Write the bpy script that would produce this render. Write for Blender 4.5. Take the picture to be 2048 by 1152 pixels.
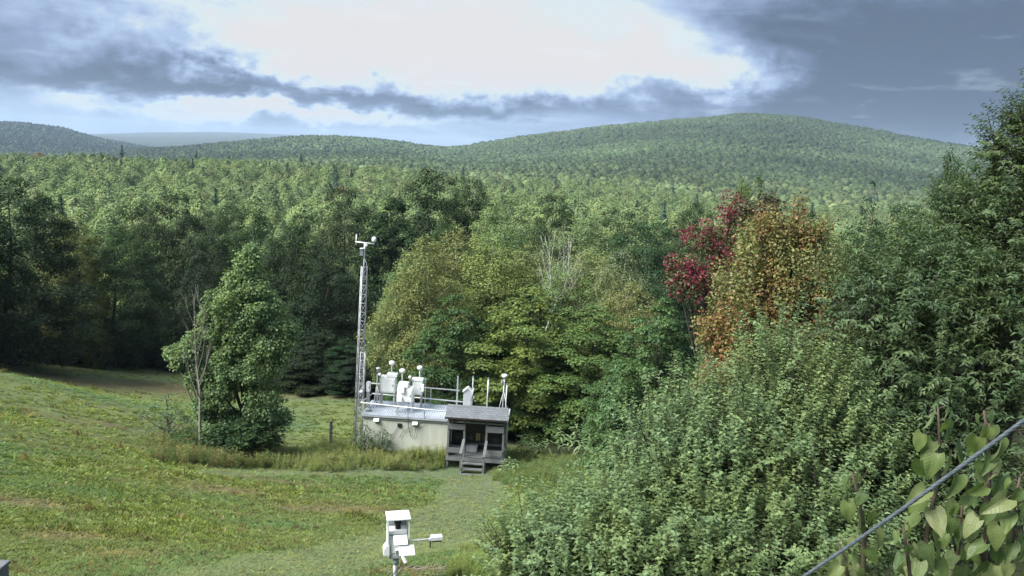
import bpy, bmesh, math, random
import numpy as np
from mathutils import Vector, Matrix

R = math.radians
sc = bpy.context.scene
for o in list(bpy.data.objects):
    bpy.data.objects.remove(o)

# ------------------------------------------------------------------ camera
CZ = 15.2                     # camera height above the ground at the shelter
FPX = 1800.0                  # focal length in photo pixels (photo 2048 x 1152)
PITCH, ROLL = R(8.7), R(3.0)
_F = np.array([0, math.cos(PITCH), -math.sin(PITCH)])
_R0 = np.array([1.0, 0, 0])
_U0 = np.cross(_R0, _F)
CR = _R0 * math.cos(ROLL) + _U0 * math.sin(ROLL)
CU = -_R0 * math.sin(ROLL) + _U0 * math.cos(ROLL)
CAMP = np.array([0, 0, CZ])
cd = bpy.data.cameras.new('camera')
cam = bpy.data.objects.new('camera', cd)
sc.collection.objects.link(cam)
cam.matrix_world = Matrix(((CR[0], CU[0], -_F[0], 0), (CR[1], CU[1], -_F[1], 0), (CR[2], CU[2], -_F[2], CZ), (0, 0, 0, 1)))
cd.sensor_width = 36
cd.lens = 36 * FPX / 2048
cd.clip_start = 0.1
cd.clip_end = 40000
sc.camera = cam

# ------------------------------------------------------------------ exposure, light
sc.view_settings.view_transform = 'Standard'
sc.view_settings.look = 'None'
sc.view_settings.gamma = 1
sc.view_settings.use_curve_mapping = False
EXPO = 2.35
sc.view_settings.exposure = EXPO
sc.render.resolution_x, sc.render.resolution_y = 1024, 576
sc.cycles.use_denoising = True
sc.cycles.max_bounces = 5
sc.cycles.diffuse_bounces = 2
sc.cycles.glossy_bounces = 2
sc.cycles.transmission_bounces = 4
sc.cycles.volume_bounces = 0
sc.cycles.transparent_max_bounces = 4

SUN_AZ, SUN_EL = R(-118), R(47)          # azimuth from the view direction (+Y), to the left
sd = bpy.data.lights.new('sun', 'SUN')
sd.energy = 2.0
sd.angle = R(38)
sd.color = (1.0, 0.965, 0.91)
sun = bpy.data.objects.new('sun', sd)
sc.collection.objects.link(sun)
sv = Vector((math.sin(SUN_AZ) * math.cos(SUN_EL), math.cos(SUN_AZ) * math.cos(SUN_EL), math.sin(SUN_EL)))
sun.rotation_euler = sv.to_track_quat('Z', 'Y').to_euler()
sun.location = (-60, 30, 120)


def ray(px, py):
    d = _F * FPX + CR * (px - 1024) - CU * (py - 576)
    return d


def at(px, py, Y):
    d = ray(px, py)
    return CAMP + d * (Y / d[1])


def atr(px, py, r):
    d = ray(px, py)
    return CAMP + d * (r / math.hypot(d[0], d[1]))


def azel(px, py):
    d = ray(px, py)
    return math.atan2(d[0], d[1]), math.atan2(d[2], math.hypot(d[0], d[1]))


class NT:
    """small helper for node trees"""
    def __init__(self, tree):
        self.t = tree
        self.n = tree.nodes
        self.l = tree.links

    def new(self, typ, **kw):
        nd = self.n.new(typ)
        for k, v in kw.items():
            setattr(nd, k, v)
        return nd

    def put(self, sock, v):
        if isinstance(v, bpy.types.NodeSocket):
            self.l.new(v, sock)
        elif v is not None:
            sock.default_value = v

    def math(self, op, a, b=None, c=None, clamp=False):
        nd = self.new('ShaderNodeMath', operation=op, use_clamp=clamp)
        self.put(nd.inputs[0], a)
        if b is not None:
            self.put(nd.inputs[1], b)
        if c is not None:
            self.put(nd.inputs[2], c)
        return nd.outputs[0]

    def noise(self, vec, scale, detail=4, rough=0.55, dist=0.0):
        nd = self.new('ShaderNodeTexNoise')
        if vec is not None:
            self.l.new(vec, nd.inputs['Vector'])
        nd.inputs['Scale'].default_value = scale
        nd.inputs['Detail'].default_value = detail
        nd.inputs['Roughness'].default_value = rough
        nd.inputs['Distortion'].default_value = dist
        return nd

    def ramp(self, fac, stops, interp='LINEAR'):
        nd = self.new('ShaderNodeValToRGB')
        cr = nd.color_ramp
        cr.interpolation = interp
        while len(cr.elements) < len(stops):
            cr.elements.new(0.5)
        for e, (p, c) in zip(cr.elements, stops):
            e.position = p
            e.color = (*c, 1) if len(c) == 3 else c
        self.put(nd.inputs[0], fac)
        return nd.outputs[0]

    def mix(self, fac, a, b, mode='MIX'):
        nd = self.new('ShaderNodeMix', data_type='RGBA', blend_type=mode)
        self.put(nd.inputs['Factor'], fac)
        for s, v in ((nd.inputs['A'], a), (nd.inputs['B'], b)):
            pass
        A = [i for i in nd.inputs if i.name == 'A' and i.type == 'RGBA'][0]
        B = [i for i in nd.inputs if i.name == 'B' and i.type == 'RGBA'][0]
        for s, v in ((A, a), (B, b)):
            if isinstance(v, bpy.types.NodeSocket):
                self.l.new(v, s)
            else:
                s.default_value = (*v, 1) if len(v) == 3 else v
        return [i for i in nd.outputs if i.type == 'RGBA'][0]


# ------------------------------------------------------------------ sky: nishita behind broken cloud
world = bpy.data.worlds.new('World')
sc.world = world
world.use_nodes = True
w = NT(world.node_tree)
w.n.clear()
wout = w.new('ShaderNodeOutputWorld')
bg = w.new('ShaderNodeBackground')
w.l.new(bg.outputs[0], wout.inputs[0])
sky = w.new('ShaderNodeTexSky', sky_type='NISHITA')
sky.sun_disc = False
sky.sun_elevation = SUN_EL
sky.sun_rotation = SUN_AZ
tc = w.new('ShaderNodeTexCoord')
sep = w.new('ShaderNodeSeparateXYZ')
w.l.new(tc.outputs['Generated'], sep.inputs[0])
X, Yc, Z = sep.outputs
# cloud sheet coordinates: directions carried up to a flat layer
zc = w.math('ADD', w.math('MAXIMUM', Z, 0.0), 0.11)
comb = w.new('ShaderNodeCombineXYZ')
w.l.new(w.math('DIVIDE', X, zc), comb.inputs[0])
w.l.new(w.math('DIVIDE', Yc, zc), comb.inputs[1])
comb.inputs[2].default_value = 3.7
sheet = comb.outputs[0]
n1 = w.noise(sheet, 0.62, 6, 0.58, 0.4)
n2 = w.noise(sheet, 2.1, 6, 0.6, 0.3)
az = w.math('ARCTAN2', X, Yc)
el = w.math('ARCSINE', Z)
c3 = w.new('ShaderNodeCombineXYZ')
w.l.new(az, c3.inputs[0])
w.l.new(w.math('MULTIPLY', el, 1.7), c3.inputs[1])
c3.inputs[2].default_value = 1.3
n3 = w.noise(c3.outputs[0], 11.0, 7, 0.6, 0.2)
n4 = w.noise(c3.outputs[0], 26.0, 6, 0.62, 0.3)
# billowy distortion of the cloud outlines
n5 = w.noise(c3.outputs[0], 60.0, 5, 0.65, 0.4)
sepc = w.new('ShaderNodeSeparateColor')
w.l.new(n3.outputs['Color'], sepc.inputs[0])
sepd = w.new('ShaderNodeSeparateColor')
w.l.new(n4.outputs['Color'], sepd.inputs[0])
cen = lambda sk, k: w.math('MULTIPLY', w.math('SUBTRACT', sk, 0.5), k)
waz = w.math('ADD', w.math('ADD', az, cen(n3.outputs[0], 0.26)), cen(sepd.outputs[0], 0.06))
wel = w.math('ADD', w.math('ADD', el, cen(sepc.outputs[1], 0.085)), cen(sepd.outputs[1], 0.035))
wel = w.math('ADD', wel, cen(n5.outputs[0], 0.018))
CLOUDS = [  # px, py, sigma x, sigma y (px), amount   (openings and thick parts of the layer)
    (980, 100, 330, 60, 0.62), (1230, 140, 230, 44, 0.5), (1400, 150, 100, 24, 0.34), (600, 85, 180, 40, 0.42), (900, -90, 420, 110, 0.45),
    (530, 228, 170, 15, 0.74), (640, 137, 60, 26, 0.26), (330, 212, 120, 9, 0.22), (760, 235, 120, 8, 0.22), (60, 232, 120, 8, 0.10),
    (130, 125, 230, 50, -0.13), (560, 184, 240, 20, -0.20), (860, 203, 190, 16, -0.20), (330, 163, 220, 16, -0.20), (1040, 222, 160, 10, -0.16),
    (1790, 110, 300, 110, -0.54), (1650, 195, 280, 50, -0.28), (1560, 60, 120, 40, -0.12), (1850, 60, 90, 22, 0.16), (1720, 150, 160, 14, 0.10),
    (500, 268, 420, 16, 0.05), (900, 262, 200, 14, 0.06),
]
acc = None
for (px, py, sx, sy, amp) in CLOUDS:
    a0, e0 = azel(px, py)
    da = w.math('DIVIDE', w.math('SUBTRACT', waz, a0), sx / FPX)
    de = w.math('DIVIDE', w.math('SUBTRACT', wel, e0), sy / FPX)
    q = w.math('ADD', w.math('MULTIPLY', da, da), w.math('MULTIPLY', de, de))
    g = w.math('MULTIPLY', w.math('POWER', 2.718, w.math('MULTIPLY', q, -0.5)), amp)
    acc = g if acc is None else w.math('ADD', acc, g)
# overcast brightening towards the zenith, added out of view for softer fill light
over = w.ramp(el, [(0.22, (0, 0, 0)), (0.9, (1, 1, 1))])
B = w.math('ADD', w.math('ADD', acc, 0.32), w.math('MULTIPLY', over, 0.28))
B = w.math('ADD', B, cen(n1.outputs[0], 0.40))
B = w.math('ADD', B, cen(n2.outputs[0], 0.20))
B = w.math('ADD', B, cen(n3.outputs[0], 0.34))
B = w.math('ADD', B, cen(n4.outputs[0], 0.30))
B = w.math('ADD', B, cen(n5.outputs[0], 0.10))
ccol = w.ramp(B, [(0.0, (0.115, 0.165, 0.25)), (0.16, (0.178, 0.248, 0.38)), (0.34, (0.30, 0.40, 0.61)),
                  (0.52, (0.47, 0.61, 0.84)), (0.68, (0.72, 0.83, 0.86)), (0.98, (0.80, 0.785, 0.79))])
cs = w.new('ShaderNodeVectorMath', operation='SCALE')
w.l.new(ccol, cs.inputs[0])
cs.inputs['Scale'].default_value = 1.0 / (2 ** EXPO)
ss = w.new('ShaderNodeVectorMath', operation='SCALE')
w.l.new(sky.outputs[0], ss.inputs[0])
ss.inputs['Scale'].default_value = 0.05
# thin places in the layer let the clear sky through
thin = w.math('MULTIPLY', w.ramp(n2.outputs[0], [(0.58, (0, 0, 0)), (0.8, (1, 1, 1))]), 0.22)
fin = w.mix(thin, cs.outputs[0], ss.outputs[0])
w.l.new(fin, bg.inputs[0])
bg.inputs[1].default_value = 1.0

# ------------------------------------------------------------------ numeric helpers
rng = np.random.default_rng(7)


def vnoise(x, y, seed=0):
    xi = np.floor(x).astype(np.int64)
    yi = np.floor(y).astype(np.int64)
    fx, fy = x - xi, y - yi
    fx = fx * fx * (3 - 2 * fx)
    fy = fy * fy * (3 - 2 * fy)

    def h(a, b):
        n = (a * 374761393 + b * 668265263 + seed * 1442695041) & 0xffffffff
        n = ((n ^ (n >> 13)) * 1274126177) & 0xffffffff
        n = n ^ (n >> 16)
        return (n & 0xffff) / 65535.0
    return (h(xi, yi) * (1 - fx) + h(xi + 1, yi) * fx) * (1 - fy) + (h(xi, yi + 1) * (1 - fx) + h(xi + 1, yi + 1) * fx) * fy


def fbm(x, y, seed=0, o=4):
    s, a, t = 0, 0.5, 0
    for k in range(o):
        s = s + a * vnoise(x * 2 ** k + 17.3 * k, y * 2 ** k + 9.1 * k, seed + k)
        t += a
        a *= 0.5
    return s / t


def sstep(a, b, x):
    t = np.clip((x - a) / (b - a), 0, 1)
    return t * t * (3 - 2 * t)


# ------------------------------------------------------------------ the lie of the land
_cp = [at(px, py, Y) for (px, py, Y) in [
    (790, 1195, 13.8), (0, 1152, 14), (400, 1152, 13.8), (1000, 1152, 14.5),
    (0, 1000, 20.5), (400, 1000, 25), (760, 1000, 29.5), (0, 850, 34), (0, 930, 25.5), (0, 748, 50), (120, 770, 54), (250, 800, 59),
    (430, 915, 41), (600, 930, 41.3), (660, 898, 46), (640, 785, 63), (300, 742, 80), (180, 745, 72), (450, 785, 68),
    (943, 951, 40.3), (1050, 908, 44.5), (1150, 930, 38), (1000, 1000, 33), (1000, 1100, 21), (-300, 800, 36), (-300, 1000, 18)]]
_cp += [np.array(v) + np.array([0, 0, CZ]) for v in [
    (-7, 43, -15.05), (-2.5, 43, -15.1), (5, 11, -6.4), (5, 20, -9.2), (12, 30, -11.8), (20, 45, -14.2), (28, 80, -20), (0, 70, -18.6), (0, 100, -23),
    (-40, 105, -25), (-70, 60, -13), (-60, 30, -8), (45, 100, -24), (40, 20, -7), (0, 3, -5.2), (-9, 5, -5.2), (9, 5, -5.3), (0, 9, -6.0),
    (0, -9, -4.2), (-30, 3, -4.5), (30, 3, -5), (-80, 110, -22), (80, 110, -23), (-110, 60, -12), (110, 60, -14)]]
_cp = np.array(_cp)


def _tps_fit(P, lam=0.5):
    n = len(P)
    d = np.linalg.norm(P[:, None, :2] - P[None, :, :2], axis=2)
    K = np.where(d > 0, d * d * np.log(d + 1e-9), 0) + lam * np.eye(n)
    Q = np.hstack([np.ones((n, 1)), P[:, :2]])
    A = np.block([[K, Q], [Q.T, np.zeros((3, 3))]])
    s = np.linalg.solve(A, np.concatenate([P[:, 2], np.zeros(3)]))
    return s[:n], s[n:]


_tw, _ta = _tps_fit(_cp)


def near_z(x, y):
    x = np.asarray(x, float)
    y = np.asarray(y, float)
    z = _ta[0] + _ta[1] * x + _ta[2] * y
    for (px, py, _), wt in zip(_cp, _tw):
        d2 = (x - px) ** 2 + (y - py) ** 2
        z = z + wt * 0.5 * d2 * np.log(d2 + 1e-9)
    return z


KR = np.array([100, 140, 180, 250, 350, 500, 620, 800, 1100, 1400, 1800, 2300, 2700, 3200, 3800, 4400, 6000, 9000, 13000, 15500.])
_cols = {  # photo rows of the tree tops along each column of the picture, by distance
    -500: (610, 545, 500, 430, 370, 330, 318, 330, 328, 322, 315, 305, 290, 268, 240, 262, 280, 275, 269, 290),
    0:    (610, 545, 500, 425, 362, 322, 308, 322, 322, 318, 314, 306, 292, 268, 241, 262, 275, 270, 269, 290),
    120:  (610, 545, 500, 425, 362, 322, 308, 322, 322, 318, 314, 306, 295, 278, 253, 270, 275, 268, 269, 290),
    200:  (610, 545, 500, 425, 364, 324, 309, 323, 322, 318, 312, 304, 298, 288, 274, 278, 278, 268, 268, 290),
    300:  (610, 545, 500, 425, 366, 326, 312, 324, 322, 316, 306, 292, 296, 296, 293, 290, 285, 270, 264, 290),
    450:  (610, 545, 500, 428, 370, 332, 316, 324, 320, 312, 296, 280, 290, 296, 296, 292, 285, 270, 264, 290),
    600:  (610, 545, 500, 430, 376, 340, 324, 326, 318, 308, 290, 268, 285, 296, 298, 292, 288, 275, 270, 290),
    750:  (600, 540, 490, 425, 385, 352, 338, 328, 318, 307, 292, 272, 288, 298, 300, 296, 290, 280, 282, 295),
    890:  (590, 530, 480, 422, 392, 366, 354, 342, 328, 316, 303, 289, 296, 300, 304, 300, 295, 290, 292, 300),
    1050: (590, 530, 480, 425, 398, 375, 364, 350, 332, 314, 292, 267, 285, 300, 310, 310, 305, 300, 302, 310),
    1200: (590, 535, 490, 435, 408, 385, 372, 354, 330, 305, 276, 248, 265, 290, 310, 315, 310, 305, 307, 315),
    1400: (600, 545, 500, 448, 428, 408, 394, 370, 334, 300, 261, 229, 248, 280, 310, 320, 315, 310, 312, 320),
    1550: (610, 550, 505, 455, 440, 425, 412, 388, 347, 308, 262, 224, 245, 280, 315, 325, 320, 315, 317, 325),
    1700: (610, 550, 505, 460, 446, 432, 420, 398, 362, 328, 286, 248, 268, 300, 325, 330, 325, 320, 322, 330),
    1850: (615, 555, 510, 465, 450, 436, 424, 404, 374, 346, 310, 275, 295, 320, 335, 335, 330, 325, 327, 335),
    2000: (615, 555, 510, 468, 454, 440, 428, 410, 382, 356, 326, 295, 312, 330, 340, 340, 335, 330, 332, 340),
    2500: (630, 570, 525, 480, 466, 452, 440, 424, 400, 378, 352, 328, 340, 350, 360, 360, 355, 350, 352, 360)}
_ca = np.array([azel(px, 350)[0] for px in _cols])
_cz = np.array([[atr(px, yy, r)[2] for yy, r in zip(row, KR)] for px, row in _cols.items()])
TREE_H = 13.0
_cz = _cz - TREE_H


def _cubic(v0, v1, v2, v3, t):
    return v1 + 0.5 * t * (v2 - v0 + t * (2 * v0 - 5 * v1 + 4 * v2 - v3 + t * (3 * (v1 - v2) + v3 - v0)))


def far_z(a, r):
    a = np.clip(a, _ca[0], _ca[-1] - 1e-6)
    i = np.clip(np.searchsorted(_ca, a, side='right') - 1, 0, len(_ca) - 2)
    t = (a - _ca[i]) / (_ca[i + 1] - _ca[i])
    lr = np.log(np.clip(r, KR[0], KR[-1] - 1))
    lk = np.log(KR)
    j = np.clip(np.searchsorted(lk, lr, side='right') - 1, 0, len(KR) - 2)
    s = (lr - lk[j]) / (lk[j + 1] - lk[j])
    J = [np.clip(j + k, 0, len(KR) - 1) for k in (-1, 0, 1, 2)]

    def col(ii):
        return _cubic(_cz[ii, J[0]], _cz[ii, J[1]], _cz[ii, J[2]], _cz[ii, J[3]], s)
    I = [np.clip(i + k, 0, len(_ca) - 1) for k in (-1, 0, 1, 2)]
    return _cubic(col(I[0]), col(I[1]), col(I[2]), col(I[3]), t)


def ground_z(x, y):
    x = np.asarray(x, float)
    y = np.asarray(y, float)
    r = np.hypot(x, y)
    a = np.arctan2(x, y)
    zn = near_z(x, y)
    zf = far_z(a, r)
    zf = zf + (fbm(x / 90, y / 90, 5) - 0.5) * np.clip(r / 400, 0, 1) * 10
    t = sstep(85, 135, r)
    z = zn * (1 - t) + zf * t
    return z + (fbm(x / 1.7, y / 1.7, 3, 3) - 0.5) * 0.10 * (1 - t)


def gz(x, y):
    return float(ground_z(np.array([x]), np.array([y]))[0])


def on_ground(px, py, lo=4.0, hi=130.0):
    """where the sight line through a photo pixel meets the ground"""
    d = ray(px, py)
    Ys = np.linspace(lo, hi, 700)
    P = CAMP[None] + d[None] * (Ys / d[1])[:, None]
    g = ground_z(P[:, 0], P[:, 1])
    k = np.argmax(P[:, 2] < g) if (P[:, 2] < g).any() else len(Ys) - 1
    p = P[k]
    return float(p[0]), float(p[1]), float(g[k])


# outer edge of the mown field, by azimuth
_edge = [(-600, 52), (-100, 66), (0, 71), (150, 78), (300, 86), (420, 80), (520, 70), (600, 64), (700, 62), (800, 50), (930, 46.5), (1020, 46), (1110, 44), (1180, 38), (1260, 25), (1330, 17), (1500, 13), (1800, 10), (2600, 8)]
_ea = np.array([azel(px, 850)[0] for px, _ in _edge])
_eY = np.array([Y for _, Y in _edge], float)


def field_in(x, y):
    a = np.arctan2(x, y)
    Y = np.interp(a, _ea, _eY)
    wob = (fbm(x / 6, y / 6, 21, 3) - 0.5) * 5
    return sstep(-1.0, 1.5, Y + wob - y)


_path = np.array([on_ground(*p)[:2] for p in [(955, 962), (945, 1000), (900, 1040), (840, 1085), (720, 1110), (610, 1130), (480, 1170), (330, 1230)]])
_path2 = np.array([on_ground(*p)[:2] for p in [(880, 948), (700, 945), (560, 946), (430, 950)]])


def _dist_poly(x, y, P):
    best = np.full(np.shape(x), 1e9)
    for a, b in zip(P[:-1], P[1:]):
        ab = b - a
        t = np.clip(((x - a[0]) * ab[0] + (y - a[1]) * ab[1]) / (ab @ ab), 0, 1)
        best = np.minimum(best, np.hypot(x - a[0] - t * ab[0], y - a[1] - t * ab[1]))
    return best


def _spot(x, y, px, py, rx, ry):
    c = on_ground(px, py)
    return np.exp(-(((x - c[0]) / rx) ** 2 + ((y - c[1]) / ry) ** 2))


BROWN = [(430, 978, 1.6, 0.9), (560, 965, 2.4, 0.8), (330, 775, 5, 3.0), (150, 762, 5, 2.5), (120, 838, 1.6, 0.5), (215, 850, 1.8, 0.4), (130, 1075, 1.0, 0.5), (60, 1010, 1.1, 0.6),
         (830, 1143, 0.9, 0.35), (240, 1110, 0.9, 0.4), (700, 1020, 1.6, 1.0), (650, 790, 4, 1.6), (600, 1020, 1.1, 0.7)]


def ground_masks(x, y):
    """mown track, dry brown patches, lush yellow-green growth, field"""
    n = fbm(x / 3.0, y / 3.0, 31, 3)
    track = sstep(1.7, 0.9, _dist_poly(x, y, _path) + (n - 0.5) * 0.9) + 0.8 * sstep(1.5, 0.5, _dist_poly(x, y, _path2) + (n - 0.5) * 1.2)
    track = np.clip(track, 0, 1)
    br = np.zeros(np.shape(x))
    for b in BROWN:
        br = br + _spot(x, y, *b)
    br = np.clip(br * (0.5 + 1.2 * fbm(x / 0.8, y / 0.8, 41, 3)), 0, 1)
    # windrows left by the mower: long streaks across the slope
    st = fbm(x / 7.0 + 0.35 * y / 7.0, y / 1.1, 51, 4)
    br = np.clip(np.maximum(br, 0.6 * sstep(0.58, 0.75, st) * sstep(0.35, 0.55, fbm(x / 12, y / 12, 57, 2))), 0, 1) * (1 - 0.6 * track)
    lush = sstep(0.42, 0.68, fbm(x / 4.5, y / 2.6, 61, 4)) * (1 - track) * (1 - br)
    return track, br, lush, field_in(x, y)


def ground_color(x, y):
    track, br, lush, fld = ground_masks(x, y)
    f = lambda c: np.array(c)[None, :]
    m = lambda a: a[:, None]
    base = f((0.148, 0.186, 0.084))
    v = fbm(x / 0.5, y / 0.5, 71, 3)
    cool = sstep(0.45, 0.65, fbm(x / 9, y / 4, 81, 3))
    c = base + (f((0.122, 0.180, 0.088)) - base) * m(cool)
    c = c + (f((0.184, 0.226, 0.086)) - c) * m(lush * 0.8)
    c = c + (f((0.158, 0.190, 0.112)) - c) * m(track * 0.9)
    c = c + (f((0.185, 0.128, 0.090)) - c) * m(br * 0.6)
    c = c * m(0.73 + 0.22 * v)
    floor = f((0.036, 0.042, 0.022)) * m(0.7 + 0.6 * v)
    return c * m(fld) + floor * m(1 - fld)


# ------------------------------------------------------------------ object helpers
COL = sc.collection


def tag(o, label=None, cat=None, group=None, kind=None):
    if label:
        o['label'] = label
    if cat:
        o['category'] = cat
    if group:
        o['group'] = group
    if kind:
        o['kind'] = kind
    return o


def link(name, data, parent=None, loc=None):
    o = bpy.data.objects.new(name, data)
    COL.objects.link(o)
    if parent is not None:
        o.parent = parent
    if loc is not None:
        o.location = loc
    return o


def empty(name, loc, rz=0.0, label=None, cat=None, group=None, rot=None):
    o = link(name, None, None, [float(v) for v in loc])
    o.empty_display_size = 0.2
    o.rotation_euler = rot if rot else (0, 0, rz)
    return tag(o, label, cat, group)


def mesh_np(name, V, Fc, mat=None, smooth=False, col=None):
    """mesh from arrays; Fc is an (n,k) array or a list of such arrays"""
    if not isinstance(Fc, list):
        Fc = [Fc]
    me = bpy.data.meshes.new(name)
    V = np.ascontiguousarray(V, dtype=np.float32)
    me.vertices.add(len(V))
    me.vertices.foreach_set('co', V.ravel())
    loops = np.concatenate([f.ravel() for f in Fc]).astype(np.int32)
    tot = np.concatenate([np.full(len(f), f.shape[1]) for f in Fc]).astype(np.int32)
    start = np.concatenate([[0], np.cumsum(tot)[:-1]]).astype(np.int32)
    me.loops.add(len(loops))
    me.loops.foreach_set('vertex_index', loops)
    me.polygons.add(len(tot))
    me.polygons.foreach_set('loop_start', start)
    if smooth:
        me.polygons.foreach_set('use_smooth', np.ones(len(tot), dtype=bool))
    if col is not None:
        at_ = me.attributes.new('col', 'FLOAT_COLOR', 'POINT')
        c4 = np.ones((len(V), 4), np.float32)
        c4[:, :3] = col
        at_.data.foreach_set('color', c4.ravel())
    me.update()
    me.validate()
    if mat:
        me.materials.append(mat)
    return me


class MB:
    """collects boxes, bars, tubes and lathes into one mesh"""
    def __init__(self):
        self.v, self.f = [], []

    def add(self, V, F):
        b = len(self.v)
        self.v += [tuple(float(c) for c in p) for p in V]
        self.f += [tuple(i + b for i in q) for q in F]
        return self

    def box(self, c, s, rot=None):
        hx, hy, hz = s[0] / 2, s[1] / 2, s[2] / 2
        V = [Vector((x, y, z)) for z in (-hz, hz) for y in (-hy, hy) for x in (-hx, hx)]
        if rot is not None:
            V = [rot @ p for p in V]
        V = [p + Vector(c) for p in V]
        return self.add(V, [(0, 2, 3, 1), (4, 5, 7, 6), (0, 1, 5, 4), (2, 6, 7, 3), (0, 4, 6, 2), (1, 3, 7, 5)])

    def bar(self, a, b, wd, ht, up=(0, 0, 1)):
        a, b = Vector(a), Vector(b)
        d = (b - a).normalized()
        s = d.cross(Vector(up))
        if s.length < 1e-4:
            s = d.cross(Vector((0, 1, 0)))
        s.normalize()
        u = s.cross(d)
        V = []
        for p in (a, b):
            for su, ss in ((-1, -1), (-1, 1), (1, 1), (1, -1)):
                V.append(p + u * (su * ht / 2) + s * (ss * wd / 2))
        return self.add(V, [(0, 1, 2, 3), (7, 6, 5, 4), (0, 4, 5, 1), (1, 5, 6, 2), (2, 6, 7, 3), (3, 7, 4, 0)])

    def tube(self, pts, rad, n=8, cap=True):
        pts = [Vector(p) for p in pts]
        if not isinstance(rad, (list, tuple)):
            rad = [rad] * len(pts)
        V, Fc = [], []
        ref = None
        for i, p in enumerate(pts):
            d = (pts[min(i + 1, len(pts) - 1)] - pts[max(i - 1, 0)]).normalized()
            if ref is None:
                ref = d.orthogonal().normalized()
            ref = (ref - d * ref.dot(d)).normalized()
            b2 = d.cross(ref)
            for k in range(n):
                a = 2 * math.pi * k / n
                V.append(p + (ref * math.cos(a) + b2 * math.sin(a)) * rad[i])
        for i in range(len(pts) - 1):
            for k in range(n):
                Fc.append((i * n + k, i * n + (k + 1) % n, (i + 1) * n + (k + 1) % n, (i + 1) * n + k))
        if cap:
            Fc.append(tuple(range(n - 1, -1, -1)))
            Fc.append(tuple((len(pts) - 1) * n + k for k in range(n)))
        return self.add(V, Fc)

    def lathe(self, c, prof, n=16):
        """prof: (radius, z) from bottom to top around the vertical through c"""
        c = Vector(c)
        pts = [c + Vector((0, 0, z)) for _, z in prof]
        V, Fc = [], []
        for p, (r, _) in zip(pts, prof):
            for k in range(n):
                a = 2 * math.pi * k / n
                V.append(p + Vector((math.cos(a) * r, math.sin(a) * r, 0)))
        for i in range(len(pts) - 1):
            for k in range(n):
                Fc.append((i * n + k, i * n + (k + 1) % n, (i + 1) * n + (k + 1) % n, (i + 1) * n + k))
        Fc.append(tuple(range(n - 1, -1, -1)))
        Fc.append(tuple((len(pts) - 1) * n + k for k in range(n)))
        return self.add(V, Fc)

    def prism(self, poly, axis, t0, t1):
        """extrude a 2-D outline; axis 1: outline in x,z along y; axis 0: outline in y,z along x; axis 2: x,y along z"""
        V = []
        for t in (t0, t1):
            for (p, q) in poly:
                V.append({0: (t, p, q), 1: (p, t, q), 2: (p, q, t)}[axis])
        n = len(poly)
        Fc = [tuple(range(n)), tuple(range(2 * n - 1, n - 1, -1))]
        Fc += [(k, (k + 1) % n, n + (k + 1) % n, n + k) for k in range(n)]
        return self.add(V, Fc)

    def mesh(self, name, mat, bevel=0.0, smooth=False):
        me = bpy.data.meshes.new(name)
        me.from_pydata(self.v, [], self.f)
        bm = bmesh.new()
        bm.from_mesh(me)
        bmesh.ops.recalc_face_normals(bm, faces=bm.faces)
        if bevel > 0:
            bmesh.ops.bevel(bm, geom=list(bm.edges), offset=bevel, segments=2, affect='EDGES', clamp_overlap=True)
        bm.to_mesh(me)
        bm.free()
        if smooth:
            me.polygons.foreach_set('use_smooth', [True] * len(me.polygons))
        me.materials.append(mat)
        return me

    def build(self, name, mat, parent=None, bevel=0.0, smooth=False):
        return link(name, self.mesh(name, mat, bevel, smooth), parent)


# ------------------------------------------------------------------ materials
def mat_new(name):
    m = bpy.data.materials.new(name)
    m.use_nodes = True
    t = NT(m.node_tree)
    t.n.clear()
    out = t.new('ShaderNodeOutputMaterial')
    return m, t, out


def mat_solid(name, c1, c2=None, rough=0.6, metal=0.0, scale=6.0, bump=0.0, spec=0.4, stretch=None, streak=0.0):
    m, t, out = mat_new(name)
    p = t.new('ShaderNodeBsdfPrincipled')
    t.l.new(p.outputs[0], out.inputs[0])
    tcn = t.new('ShaderNodeTexCoord')
    vec = tcn.outputs['Object']
    if stretch:
        mp = t.new('ShaderNodeMapping')
        mp.inputs['Scale'].default_value = stretch
        t.l.new(vec, mp.inputs[0])
        vec = mp.outputs[0]
    n = t.noise(vec, scale, 6, 0.6)
    fac = t.ramp(n.outputs[0], [(0.3, (0, 0, 0)), (0.7, (1, 1, 1))])
    oi = t.new('ShaderNodeObjectInfo')
    colr = t.mix(fac, c1, c2 if c2 else tuple(v * 0.75 for v in c1))
    vv = t.math('MULTIPLY_ADD', oi.outputs['Random'], 0.22, 0.89)
    mv = t.new('ShaderNodeVectorMath', operation='SCALE')
    t.l.new(colr, mv.inputs[0])
    t.l.new(vv, mv.inputs['Scale'])
    t.l.new(mv.outputs[0], p.inputs['Base Color'])
    p.inputs['Roughness'].default_value = rough
    p.inputs['Metallic'].default_value = metal
    p.inputs['Specular IOR Level'].default_value = spec
    if bump:
        b = t.new('ShaderNodeBump')
        b.inputs['Strength'].default_value = bump
        b.inputs['Distance'].default_value = 0.01
        n2 = t.noise(vec, scale * 4, 5, 0.6)
        t.l.new(n2.outputs[0], b.inputs['Height'])
        t.l.new(b.outputs[0], p.inputs['Normal'])
    return m


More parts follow.
